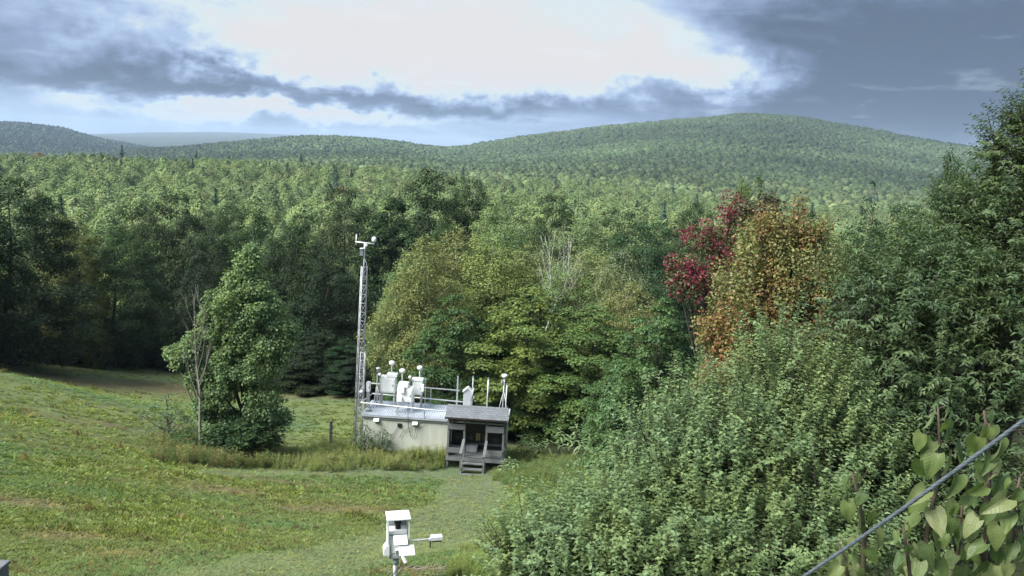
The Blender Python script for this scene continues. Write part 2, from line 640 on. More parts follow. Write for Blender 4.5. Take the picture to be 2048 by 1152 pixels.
def mat_leaf(name, color=None, mode='object', var=0.45, base=1.0, tone=(0.96, 1.07, 1.08), hue=(1.25, 1.0, 0.7), gloss=0.25, trans=0.3, nscale=0.6, under=None, second=None, sec_amt=0.0):
    """foliage: colour from the object, the instance, or fixed; varied leaf by leaf and clump by clump"""
    m, t, out = mat_new(name)
    if mode == 'object':
        oi = t.new('ShaderNodeObjectInfo')
        c = oi.outputs['Color']
    elif mode == 'instance':
        a = t.new('ShaderNodeAttribute', attribute_type='INSTANCER', attribute_name='col')
        c = a.outputs['Color']
    else:
        rgb = t.new('ShaderNodeRGB')
        rgb.outputs[0].default_value = (*color, 1)
        c = rgb.outputs[0]
    c = t.mix(1.0, c, tone, 'MULTIPLY')
    geo = t.new('ShaderNodeNewGeometry')
    tcn = t.new('ShaderNodeTexCoord')
    oir = t.new('ShaderNodeObjectInfo')
    rnd = t.math('FRACT', t.math('ADD', geo.outputs['Random Per Island'], oir.outputs['Random']))
    n = t.noise(tcn.outputs['Object'], nscale, 3, 0.6)
    if second is not None:
        sf = t.ramp(n.outputs[0], [(0.5 - 0.12, (0, 0, 0)), (0.5 + 0.12, (1, 1, 1))])
        r2 = t.math('FRACT', t.math('MULTIPLY', rnd, 37.7))
        sf2 = t.math('MULTIPLY', t.math('GREATER_THAN', t.math('ADD', sf, t.math('MULTIPLY', t.math('SUBTRACT', r2, 0.5), 0.9)), 1 - sec_amt), 1.0)
        c = t.mix(sf2, c, second)
    hv = t.mix(t.ramp(n.outputs[0], [(0.35, (0, 0, 0)), (0.68, (1, 1, 1))]), (1, 1, 1), hue)
    c = t.mix(1.0, c, hv, 'MULTIPLY')
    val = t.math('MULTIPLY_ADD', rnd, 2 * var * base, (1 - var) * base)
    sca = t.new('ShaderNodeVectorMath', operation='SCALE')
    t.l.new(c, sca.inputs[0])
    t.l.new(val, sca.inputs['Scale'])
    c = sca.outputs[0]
    if under is not None:
        c = t.mix(geo.outputs['Backfacing'], c, under)
    p = t.new('ShaderNodeBsdfPrincipled')
    t.l.new(c, p.inputs['Base Color'])
    p.inputs['Roughness'].default_value = 0.48
    p.inputs['Specular IOR Level'].default_value = gloss
    if trans > 0:
        tr = t.new('ShaderNodeBsdfTranslucent')
        tm = t.mix(1.0, c, (1.15, 1.25, 0.55), 'MULTIPLY')
        t.l.new(tm, tr.inputs[0])
        ms = t.new('ShaderNodeMixShader')
        ms.inputs[0].default_value = trans
        t.l.new(p.outputs[0], ms.inputs[1])
        t.l.new(tr.outputs[0], ms.inputs[2])
        t.l.new(ms.outputs[0], out.inputs[0])
    else:
        t.l.new(p.outputs[0], out.inputs[0])
    return m


M = {}
M['leaf'] = mat_leaf('foliage', mode='object', hue=(1.18, 1.04, 0.8), gloss=0.12)
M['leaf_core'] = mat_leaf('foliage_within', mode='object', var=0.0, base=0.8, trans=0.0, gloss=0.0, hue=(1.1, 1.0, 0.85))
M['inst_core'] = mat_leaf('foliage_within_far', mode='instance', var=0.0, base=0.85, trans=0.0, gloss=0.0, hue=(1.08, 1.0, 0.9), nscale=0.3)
M['leaf_inst'] = mat_leaf('foliage_far', mode='instance', trans=0.12, nscale=0.25, var=0.25, gloss=0.05, hue=(1.08, 1.0, 0.88))
M['leaf_orange'] = mat_leaf('foliage_turning', mode='object', tone=(1, 1, 1), second=(0.185, 0.120, 0.072), sec_amt=0.20, nscale=0.55)
M['leaf_red'] = mat_leaf('foliage_crimson', mode='object', tone=(0.9, 1, 1), hue=(1.3, 0.8, 1.0), second=(0.085, 0.12, 0.05), sec_amt=0.38, nscale=0.8)
M['leaf_tip'] = mat_leaf('foliage_orange_tips', mode='object', second=(0.13, 0.115, 0.045), sec_amt=0.02, nscale=0.8)
M['leaf_apple'] = mat_leaf('foliage_apple', (0.132, 0.184, 0.090), 'fixed', var=0.36, gloss=0.2, under=(0.165, 0.21, 0.13), trans=0.25, nscale=1.4, hue=(1.3, 1.12, 0.85))
M['leaf_cherry'] = mat_leaf('foliage_cherry', (0.054, 0.086, 0.038), 'fixed', var=0.5, gloss=0.35, under=(0.075, 0.105, 0.055), trans=0.25, nscale=1.1, hue=(1.35, 1.12, 0.8))
M['leaf_sumac'] = mat_leaf('foliage_sumac', (0.17, 0.23, 0.11), 'fixed', var=0.3, gloss=0.4, trans=0.3)
M['grass'] = mat_leaf('grass_blades', mode='instance', tone=(1.05, 1.08, 1.05), var=0.3, trans=0.3, nscale=4, hue=(1.12, 1.05, 0.85), gloss=0.15)
M['weed'] = mat_leaf('weed_leaves', mode='instance', var=0.42, trans=0.3, nscale=4, gloss=0.15)
M['weed_flower'] = mat_solid('goldenrod_flower', (0.33, 0.31, 0.10), (0.22, 0.235, 0.09), 0.8, scale=20)
M['bark'] = mat_solid('bark', (0.085, 0.07, 0.055), (0.04, 0.034, 0.028), 0.9, scale=9, bump=0.6, stretch=(1, 1, 0.25))
M['bark_green'] = mat_solid('sapling_bark', (0.10, 0.075, 0.05), (0.06, 0.05, 0.032), 0.75, scale=30, bump=0.3)
M['birch'] = mat_solid('birch_bark', (0.55, 0.53, 0.48), (0.30, 0.28, 0.25), 0.75, scale=5, bump=0.2, stretch=(1, 1, 3))
M['deadwood'] = mat_solid('dead_wood', (0.30, 0.28, 0.25), (0.17, 0.155, 0.135), 0.85, scale=8, bump=0.4, stretch=(1, 1, 0.3))
M['wood'] = mat_solid('weathered_wood', (0.165, 0.176, 0.178), (0.088, 0.094, 0.095), 0.85, scale=7, bump=0.5, stretch=(0.35, 3, 3))
M['wood_v'] = mat_solid('weathered_wood_post', (0.155, 0.163, 0.163), (0.08, 0.085, 0.085), 0.85, scale=7, bump=0.5, stretch=(3, 3, 0.35))
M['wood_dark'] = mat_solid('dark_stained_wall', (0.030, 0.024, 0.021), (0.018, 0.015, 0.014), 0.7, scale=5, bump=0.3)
M['white'] = mat_solid('white_enamel', (0.80, 0.82, 0.82), (0.70, 0.73, 0.73), 0.38, scale=3, spec=0.5)
M['white_dull'] = mat_solid('aged_white_paint', (0.66, 0.68, 0.67), (0.50, 0.52, 0.51), 0.5, scale=5)
M['galv'] = mat_solid('galvanised_steel', (0.50, 0.52, 0.54), (0.34, 0.36, 0.38), 0.5, 0.35, scale=14, spec=0.5)
M['mast'] = mat_solid('mast_steel', (0.40, 0.42, 0.43), (0.27, 0.285, 0.30), 0.5, 0.3, scale=9, spec=0.5)
M['galv_light'] = mat_solid('aluminium_tube', (0.66, 0.68, 0.69), (0.50, 0.52, 0.54), 0.45, 0.25, scale=10, spec=0.5)
M['roofmetal'] = mat_solid('ribbed_roof_metal', (0.58, 0.62, 0.68), (0.44, 0.48, 0.53), 0.4, 0.3, scale=1.6, spec=0.5)
M['fascia'] = mat_solid('fascia_grey_green', (0.20, 0.235, 0.225), (0.14, 0.165, 0.16), 0.6, scale=3)
M['wall'] = mat_solid('beige_shelter_wall', (0.53, 0.555, 0.48), (0.39, 0.415, 0.36), 0.7, scale=1.3, bump=0.1, stretch=(2.2, 1, 0.5))
M['shingle'] = mat_solid('grey_shingle', (0.165, 0.182, 0.195), (0.10, 0.112, 0.12), 0.9, scale=18, bump=0.6)
M['black'] = mat_solid('black_plastic', (0.02, 0.021, 0.024), (0.013, 0.013, 0.015), 0.4, scale=10)
M['grey'] = mat_solid('grey_plastic', (0.22, 0.25, 0.26), (0.17, 0.19, 0.2), 0.5, scale=10)
M['greypaint'] = mat_solid('pale_grey_paint', (0.42, 0.45, 0.46), (0.33, 0.36, 0.37), 0.55, scale=5)
M['green'] = mat_solid('green_sensor', (0.18, 0.34, 0.25), (0.14, 0.27, 0.2), 0.4, scale=10)
M['yellow'] = mat_solid('yellow_notice', (0.42, 0.36, 0.09), (0.3, 0.27, 0.1), 0.6, scale=12)
M['glass'] = mat_solid('dark_window', (0.035, 0.045, 0.055), (0.025, 0.03, 0.04), 0.12, scale=2, spec=0.6)
M['cable'] = mat_solid('stranded_cable', (0.135, 0.16, 0.18), (0.075, 0.09, 0.105), 0.55, 0.3, scale=40)
M['mulch'] = mat_solid('dry_branches', (0.20, 0.175, 0.15), (0.10, 0.085, 0.07), 0.9, scale=20)


def mat_ground():
    m, t, out = mat_new('field_and_forest_floor')
    p = t.new('ShaderNodeBsdfPrincipled')
    t.l.new(p.outputs[0], out.inputs[0])
    a = t.new('ShaderNodeAttribute', attribute_name='col')
    tcn = t.new('ShaderNodeTexCoord')
    n = t.noise(tcn.outputs['Object'], 5.0, 6, 0.7)
    n2 = t.noise(tcn.outputs['Object'], 28.0, 4, 0.7)
    v = t.math('MULTIPLY_ADD', n.outputs[0], 0.9, 0.5)
    v = t.math('MULTIPLY', v, t.math('MULTIPLY_ADD', n2.outputs[0], 1.0, 0.45))
    sca = t.new('ShaderNodeVectorMath', operation='SCALE')
    t.l.new(a.outputs['Color'], sca.inputs[0])
    t.l.new(v, sca.inputs['Scale'])
    t.l.new(sca.outputs[0], p.inputs['Base Color'])
    p.inputs['Roughness'].default_value = 0.95
    p.inputs['Specular IOR Level'].default_value = 0.05
    b = t.new('ShaderNodeBump')
    b.inputs['Strength'].default_value = 0.6
    b.inputs['Distance'].default_value = 0.06
    t.l.new(n2.outputs[0], b.inputs['Height'])
    t.l.new(b.outputs[0], p.inputs['Normal'])
    return m


M['ground'] = mat_ground()

# ------------------------------------------------------------------ ground, one sheet from the camera's foot to the far range
_az = np.concatenate([np.linspace(R(-75), R(-36), 40), np.linspace(R(-35.5), R(35.5), 190), np.linspace(R(36), R(75), 40)])
_rr = np.concatenate([np.geomspace(1.2, 120, 190), np.geomspace(123, 15400, 170)])
_A, _RR = np.meshgrid(_az, _rr)
gx, gy = (np.sin(_A) * _RR).ravel(), (np.cos(_A) * _RR).ravel()
gy = gy - 3.0 * np.clip(1 - _RR.ravel() / 40, 0, 1)
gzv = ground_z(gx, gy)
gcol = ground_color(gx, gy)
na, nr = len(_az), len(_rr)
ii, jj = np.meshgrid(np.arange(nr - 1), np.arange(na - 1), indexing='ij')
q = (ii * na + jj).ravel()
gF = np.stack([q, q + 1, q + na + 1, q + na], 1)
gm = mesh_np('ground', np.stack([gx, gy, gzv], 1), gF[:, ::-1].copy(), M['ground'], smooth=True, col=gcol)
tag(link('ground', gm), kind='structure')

# ------------------------------------------------------------------ foliage builders


def unit(v):
    return v / (np.linalg.norm(v, axis=-1, keepdims=True) + 1e-9)


def leaf_geo(P, N, A, L, Wd, fold=0.22, droop=0.0, detail=2):
    """folded leaves: detail 2 = two triangles, 4 = four triangles with a bent midrib"""
    N = unit(N)
    A = unit(A - N * (A * N).sum(1, keepdims=True))
    S = np.cross(N, A)
    L = L[:, None]
    Wd = Wd[:, None]
    n = len(P)
    tip = P + A * L - N * (L * droop)
    if detail == 2:
        l = P + A * L * 0.45 + S * Wd * 0.5 + N * Wd * fold
        r = P + A * L * 0.45 - S * Wd * 0.5 + N * Wd * fold
        V = np.stack([P, l, tip, r], 1).reshape(-1, 3)
        b = np.arange(n)[:, None] * 4
        F = np.concatenate([b + np.array([[0, 2, 1]]), b + np.array([[0, 3, 2]])])
    else:
        mid = P + A * L * 0.5 - N * (L * droop * 0.18)
        l = P + A * L * 0.42 + S * Wd * 0.5 + N * Wd * fold
        r = P + A * L * 0.42 - S * Wd * 0.5 + N * Wd * fold
        V = np.stack([P, l, mid, r, tip], 1).reshape(-1, 3)
        b = np.arange(n)[:, None] * 5
        F = np.concatenate([b + np.array([[0, 2, 1]]), b + np.array([[0, 3, 2]]), b + np.array([[1, 2, 4]]), b + np.array([[2, 3, 4]])])
    return V, F


PROF = {
    'round': lambda t: np.sin(np.pi * np.clip(t, 0, 1) ** 0.85) ** 0.62,
    'egg': lambda t: np.sin(np.pi * np.clip(t, 0, 1) ** 0.62) ** 0.8,
    'tall': lambda t: (np.sin(np.pi * np.clip(t * 0.93 + 0.07, 0, 1) ** 0.75)) ** 0.55,
    'cone': lambda t: np.clip(1.02 - t, 0, 1) ** 0.9,
}


def ico(sub):
    bm = bmesh.new()
    bmesh.ops.create_icosphere(bm, subdivisions=sub, radius=1.0)
    V = np.array([v.co[:] for v in bm.verts])
    F = np.array([[v.index for v in f.verts] for f in bm.faces])
    bm.free()
    return V, F


ICO = {2: ico(2), 3: ico(3)}


def crown_core(seed, H, rad, prof, sub, k=1.0, rough=0.22):
    """lumpy closed crown: a ball pulled to the crown's profile and knobbled"""
    g = np.random.default_rng(seed)
    V, F = ICO[sub]
    t = np.clip(0.5 + 0.5 * V[:, 2], 0.0, 1.0)
    d2 = unit(V[:, :2] + 1e-6)
    hr = np.hypot(V[:, 0], V[:, 1])
    pr = PROF[prof](0.04 + 0.93 * t)
    lump = np.ones(len(V))
    for _ in range(7):
        w_ = g.normal(0, 1, 3)
        w_ = w_ / np.linalg.norm(w_)
        lump += rough * 0.5 * np.cos(5.0 * np.arccos(np.clip(V @ w_, -1, 1)) + g.random() * 6.28)
    r_ = rad * np.minimum(pr, np.maximum(hr * 1.7, 0.0)) * lump * k
    P = np.stack([d2[:, 0] * r_, d2[:, 1] * r_, H * (0.06 + 0.90 * t) * (1 + 0.06 * (lump - 1))], 1)
    return P, F


def tree_meshes(name, seed, H=12.0, base=0.12, rad=3.2, prof='round', nclump=90, per=90, leaf=0.2, cr=(0.55, 0.95), flat=0.62,
                bark='bark', mat='leaf', lobes=0.28, inner=0.25, up=0.55, limbs=26, trunk_r=0.16, aspect=0.75, spread=0.35, stems=1, core=0.0):
    g = np.random.default_rng(seed)
    zb = base * H
    hc = H - zb
    f = PROF[prof]
    # clump centres, stratified by height where the crown is wide
    ts = np.linspace(0.0, 1.0, 400)
    cdf = np.cumsum(f(ts) + 0.12)
    cdf /= cdf[-1]
    t = np.interp((np.arange(nclump) + g.random(nclump)) / nclump, cdf, ts)
    t = np.clip(t, 0.02, 0.985)
    ang = np.arange(nclump) * 2.39996 + g.normal(0, 0.35, nclump)
    ph = g.random(4) * 6.28
    lob = 1 + lobes * (0.6 * np.sin(2 * ang + ph[0] + 4 * t) + 0.5 * np.sin(3 * ang + ph[1] - 5 * t) + 0.5 * np.sin(9 * t + ph[2] + ang))
    fr = np.where(g.random(nclump) < inner, g.uniform(0.15, 0.65, nclump), g.uniform(0.72, 1.03, nclump))
    rr = rad * f(t) * lob * fr
    cs_ = g.uniform(cr[0], cr[1], nclump) * (0.65 + 0.5 * f(t))
    C = np.stack([np.cos(ang) * rr, np.sin(ang) * rr, zb + hc * t - cs_ * flat * 0.5], 1)
    C[:, 2] += g.normal(0, 0.02 * H, nclump)
    C[:, 2] = np.minimum(C[:, 2], H - cs_ * flat * 0.6)
    # leaves on each clump: denser on its upper, outer shell
    k = np.maximum((per * (cs_ / np.mean(cs_)) ** 2).astype(int), 8)
    idx = np.repeat(np.arange(nclump), k)
    n = len(idx)
    d = unit(g.normal(0, 1, (n, 3)))
    out = unit(C * np.array([1, 1, 0.0]) + np.array([0, 0, 1e-3]))[idx]
    d = unit(d + out * 0.35 + np.array([0, 0, up]))
    u = g.random(n) ** 0.45
    off = d * (cs_[idx] * u)[:, None] * np.array([1, 1, flat])
    # ragged clump outline
    off *= (1 + g.normal(0, 0.16, n))[:, None]
    P = C[idx] + off
    N = unit(d * 0.7 + np.array([0, 0, 0.75]) + g.normal(0, spread, (n, 3)))
    A = unit(out * 0.8 + d * 0.5 + np.array([0, 0, -0.35]) + g.normal(0, 0.6, (n, 3)))
    L = leaf * g.uniform(0.7, 1.35, n)
    V, F = leaf_geo(P, N, A, L, L * aspect, 0.2, 0.1)
    if core > 0:
        Vc, Fc = crown_core(seed + 3, hc * 0.82, rad, prof, 3, core, 0.10)
        Vc[:, 2] += zb
        crown = mesh_np(name + '_crown', np.concatenate([V, Vc]), [F, Fc + len(V)], M[mat])
        crown.materials.append(M['leaf_core'])
        mi = np.zeros(len(crown.polygons), np.int32)
        mi[len(F):] = 1
        crown.polygons.foreach_set('material_index', mi)
    else:
        crown = mesh_np(name + '_crown', V, F, M[mat])
    mb = MB()
    lean = g.normal(0, 0.02 * H, 2)
    for s in range(stems):
        o2 = np.array([0, 0]) if stems == 1 else np.array([math.cos(s * 6.28 / stems), math.sin(s * 6.28 / stems)]) * 0.25
        e2 = lean + o2 * (rad * 0.9 if stems > 1 else 0)
        tp = [(o2[0] + (e2[0] - o2[0]) * q + g.normal(0, 0.012 * H) * (q > 0), o2[1] + (e2[1] - o2[1]) * q + g.normal(0, 0.012 * H) * (q > 0), H * 0.93 * q - 0.3 * (q == 0)) for q in (0, 0.15, 0.32, 0.5, 0.68, 0.84, 1.0)]
        mb.tube(tp, [trunk_r * 1.25, trunk_r, trunk_r * .85, trunk_r * .65, trunk_r * .45, trunk_r * .25, 0.015], 7, False)
        lim = g.permutation(nclump)[:limbs // stems]
        for c in lim:
            cc = C[c]
            zs = max(zb * 0.7, cc[2] - (0.35 + 0.3 * g.random()) * np.hypot(cc[0], cc[1]) - 0.4)
            q = min(zs / (H * 0.93), 0.95)
            i = int(q * 6)
            a = Vector(tp[i]).lerp(Vector(tp[min(i + 1, 6)]), q * 6 - i)
            b = Vector(cc)
            mid = a.lerp(b, 0.55) + Vector((0, 0, -0.06 * (b - a).length))
            r0 = max(trunk_r * (1 - q) * 0.5, 0.025)
            mb.tube([a, mid, b], [r0, r0 * 0.55, 0.012], 5, False)
    trunk = mb.mesh(name + '_trunk', M[bark], smooth=True)
    return trunk, crown


class Kind:
    def __init__(self, H, rad, meshes):
        self.H, self.rad, self.m = H, rad, meshes


KIND = {}


def kinds(key, n, **kw):
    for i in range(n):
        k2 = dict(kw)
        seed = k2.pop('seed', 100) + i * 13
        KIND[(key, i)] = Kind(kw.get('H', 12.0), kw.get('rad', 3.2), tree_meshes(key, seed, **k2))


kinds('broad', 4, seed=11, H=13, rad=3.6, base=0.04, nclump=190, per=230, leaf=0.145, cr=(0.6, 1.05), prof='tall', inner=0.2, core=0.0)
kinds('maple', 3, seed=71, H=10, rad=3.3, base=0.03, nclump=150, per=250, leaf=0.145, cr=(0.5, 0.95), flat=0.5, prof='egg', lobes=0.32, inner=0.2, core=0.0, up=0.9, spread=0.3, aspect=0.95)
kinds('birch', 4, seed=131, H=12, rad=2.5, base=0.10, nclump=250, per=110, leaf=0.115, cr=(0.4, 0.75), flat=0.9, core=0.0, prof='round', bark='birch', trunk_r=0.07, inner=0.35, lobes=0.32, limbs=10)
kinds('spruce', 2, seed=171, H=13, rad=2.1, base=0.05, nclump=170, per=40, leaf=0.2, cr=(0.35, 0.6), flat=0.4, prof='cone', inner=0.12, lobes=0.12, up=0.2, aspect=0.35)

COUNT = {}


def place(kind, var, x, y, H, wid, tint, label, name='broadleaf_tree', cat='tree', group=None, rz=None, z=None, meshes=None, baseH=None, baseR=None, sink=0.0):
    K = KIND[(kind, var)] if meshes is None else Kind(baseH, baseR, meshes)
    zz = gz(x, y) if z is None else z
    rt = empty(name, (x, y, zz - sink), (rz if rz is not None else rng.uniform(0, 6.28)), label, cat, group)
    s = (wid / (2 * K.rad), wid / (2 * K.rad), H / K.H)
    for nm, me in zip(('trunk', 'crown'), K.m):
        o = link(nm, me, rt)
        o.scale = s
        if nm == 'crown':
            o.color = (*tint, 1)
    return rt


def place_px(kind, var, px, Y, top, wpx, tint, label, **kw):
    """a tree by its axis column, distance, top row and crown width in the photograph"""
    p = at(px, top, Y)
    x = float(p[0])
    z = gz(x, Y)
    H = float(p[2]) - z
    return place(kind, var, x, Y, H, wpx * Y * 1.02 / FPX, tint, label, z=z, **kw)


DK = (0.031, 0.049, 0.026)  # dark green lowered further: shade on the field-edge trees put into the tint
MG = (0.048, 0.074, 0.034)
YG = (0.095, 0.125, 0.042)
OL = (0.168, 0.195, 0.092)
LG = (0.150, 0.195, 0.100)
G_EDGE = 'trees along the edge of the field'
G_GROVE = 'birches and aspens in the grove behind the shelter'
# left of the field and behind it
LEFT = [
    ('broad', 0, 15, 67, 350, 250, DK, 'very dark broad tree at the near corner of the field edge'),
    ('broad', 1, -150, 62, 330, 260, DK, 'dark tree standing out past the very dark corner tree of the field'),
    ('broad', 2, 140, 76, 425, 130, YG, 'yellow-green tree with orange tips squeezed beside the very dark corner tree'),
    ('broad', 3, 232, 80, 452, 170, MG, 'mid green rounded tree between the yellow-green tree and the dark inlet of the field'),
    ('broad', 0, 345, 93, 385, 150, DK, 'dark tree at the back of the field inlet beside the mid green rounded tree'),
    ('broad', 1, 425, 88, 455, 120, DK, 'dark narrow tree at the far side of the field inlet behind the lone maple'),
    ('broad', 2, 505, 90, 415, 160, MG, 'mid green tall tree rising directly behind the top of the lone maple'),
    ('broad', 3, 585, 72, 445, 170, DK, 'dark full tree standing behind the lone maple of the field'),
    ('broad', 1, 660, 69, 500, 150, DK, 'dark low-branched tree standing just behind the lattice mast'),
    ('broad', 0, 690, 92, 372, 150, MG, 'mid green tall tree behind the dark low-branched tree and the mast'),
    ('maple', 0, 790, 78, 398, 190, DK, 'dark round-crowned tree rising above the lattice mast'),
    ('broad', 2, 860, 96, 335, 200, DK, 'tallest dark tree in the row behind the lattice mast'),
    ('broad', 3, 900, 84, 450, 150, MG, 'mid green tree below the tallest dark tree of the row'),
    ('broad', 2, 270, 100, 400, 150, MG, 'mid green treetop showing above the rounded tree by the field inlet'), ('broad', 1, 90, 88, 400, 140, MG, 'mid green treetop between the very dark corner tree and the yellow-green tree'),
    ('broad', 0, 610, 98, 425, 130, MG, 'mid green treetop above the dark full tree behind the lone maple'), ('broad', 3, 450, 104, 405, 130, MG, 'mid green treetop above the dark narrow tree behind the lone maple'),
]
for (k, v, px, Y, top, wd, tn, lab) in LEFT:
    tt = tuple(c * rng.uniform(0.9, 1.12) for c in tn)
    o = place_px(k, v, px, Y, top, wd, tt, lab or 'dark green broadleaf tree in the row along the field edge', group=None if lab else G_EDGE)
    if lab and 'orange tips' in lab:
        for ch in o.children:
            if ch.name.startswith('crown'):
                ch.data = ch.data.copy()
                ch.data.materials[0] = M['leaf_tip']
# low growth that closes the edge of the wood
for i in range(26):
    px = -60 + i * 33 + rng.uniform(-12, 12)
    a = azel(px, 800)[0]
    Y = float(np.interp(a, _ea, _eY)) + rng.uniform(0.5, 3.0)
    if px > 740:
        Y += 6
    x = Y * math.tan(a)
    place('maple', i % 3, x, Y, rng.uniform(3.2, 5.2), rng.uniform(4.0, 5.5), tuple(c * rng.uniform(0.7, 1.0) for c in DK),
          'low dark understorey bush at the foot of the field-edge trees', name='understorey_bush', cat='bush', group='understorey bushes along the field edge')
# the grove behind the shelter
GROVE = [
    ('birch', 0, 822, 60, 505, 110, OL, None), ('birch', 1, 852, 56, 470, 130, OL, 'slender olive-green birch with white trunk showing behind the shelter boxes'),
    ('birch', 2, 915, 62, 455, 140, OL, None), ('birch', 3, 985, 60, 468, 150, OL, None), ('birch', 0, 1060, 63, 490, 150, OL, None),
    ('birch', 1, 1190, 62, 500, 150, OL, None), ('birch', 2, 1245, 58, 492, 110, LG, None), ('birch', 3, 790, 57, 560, 66, LG, None),
    ('birch', 2, 1125, 58, 530, 140, OL, None), ('birch', 0, 1000, 66, 440, 130, LG, None), ('birch', 1, 1260, 52, 560, 120, OL, None),
]
for (k, v, px, Y, top, wd, tn, lab) in GROVE:
    tt = tuple(c * rng.uniform(0.88, 1.12) for c in tn)
    place_px(k, v, px, Y, top, wd * 1.25, tt, lab or 'airy olive-green birch in the grove behind the shelter', name='birch_tree', group=None if lab else G_GROVE)
MAPLES = [
    ('maple', 0, 905, 50.5, 590, 190, (0.062, 0.105, 0.044), 'dark green maple close behind the shelter roof boxes'),
    ('maple', 1, 1060, 51, 572, 260, (0.118, 0.155, 0.048), 'yellowish green maple with layered boughs behind the porch roof'),
    ('maple', 2, 1190, 49.5, 610, 230, (0.092, 0.138, 0.048), 'mid green maple with layered boughs to the right of the yellowish maple'),
    ('maple', 0, 1120, 49.5, 722, 220, (0.080, 0.125, 0.045), 'low spreading maple at the foot of the layered maples'),
    ('maple', 1, 1010, 50, 732, 165, (0.066, 0.108, 0.042), 'small dark maple directly behind the porch'),
    ('maple', 2, 1325, 33, 600, 230, (0.078, 0.130, 0.058), 'dense green maple below the crimson tree'),
    ('maple', 1, 1250, 40, 690, 150, (0.074, 0.125, 0.052), 'lower green maple between the layered maples and the grey-leaved apple tree'),
    ('maple', 0, 1420, 28, 700, 170, (0.048, 0.085, 0.034), 'dark maple in the gap below the orange tree'),
]
for (k, v, px, Y, top, wd, tn, lab) in MAPLES:
    place_px(k, v, px, Y, top, wd, tn, lab, name='maple_tree')
BEHIND = [
    ('broad', 1, 1015, 88, 392, 190, LG, 'pale green full tree behind the birch grove'),
    ('broad', 3, 1165, 86, 428, 190, LG, 'pale green tree behind the two bare white birches'),
    ('broad', 0, 1300, 78, 440, 200, (0.045, 0.080, 0.040), 'dark green dome-shaped tree left of the crimson tree'),
    ('broad', 2, 1390, 92, 405, 150, MG, None), ('broad', 1, 1250, 100, 420, 150, MG, None), ('broad', 0, 1110, 104, 385, 140, MG, None), ('broad', 3, 940, 106, 350, 140, MG, None),
    ('broad', 2, 1500, 52, 352, 130, (0.085, 0.120, 0.045), 'thin pale green treetop rising behind the crimson tree'),
    ('broad', 1, 1610, 62, 420, 150, MG, None),
    ('spruce', 0, 1745, 45, 362, 120, (0.034, 0.062, 0.034), 'pointed dark spruce between the orange tree and the cherry'),
    ('broad', 0, 1815, 42, 400, 160, (0.046, 0.082, 0.044), 'dark green treetop beside the pointed spruce'),
    ('broad', 3, 1690, 38, 455, 150, (0.062, 0.100, 0.044), 'green tree directly below the pointed spruce'),
    ('maple', 1, 1720, 27, 560, 190, (0.058, 0.092, 0.036), 'olive green maple behind the cherry leaves'),
    ('maple', 2, 1850, 25, 500, 240, (0.050, 0.090, 0.040), 'dense maple hidden mostly behind the cherry'),
    ('broad', 1, 1980, 30, 330, 200, (0.036, 0.066, 0.036), 'tall dark tree behind the cherry top'),
    ('broad', 2, 1905, 20, 300, 110, (0.040, 0.072, 0.036), 'narrow dark open-branched tree left of the cherry top'),
]
for (k, v, px, Y, top, wd, tn, lab) in BEHIND:
    place_px(k, v, px, Y, top, wd, tn, lab or 'mid green broadleaf tree in the wood behind the grove', name='spruce_tree' if k == 'spruce' else 'broadleaf_tree',
             group=None if lab else 'trees in the wood behind the grove')
# the crimson tree and the turning tree: crowns of their own

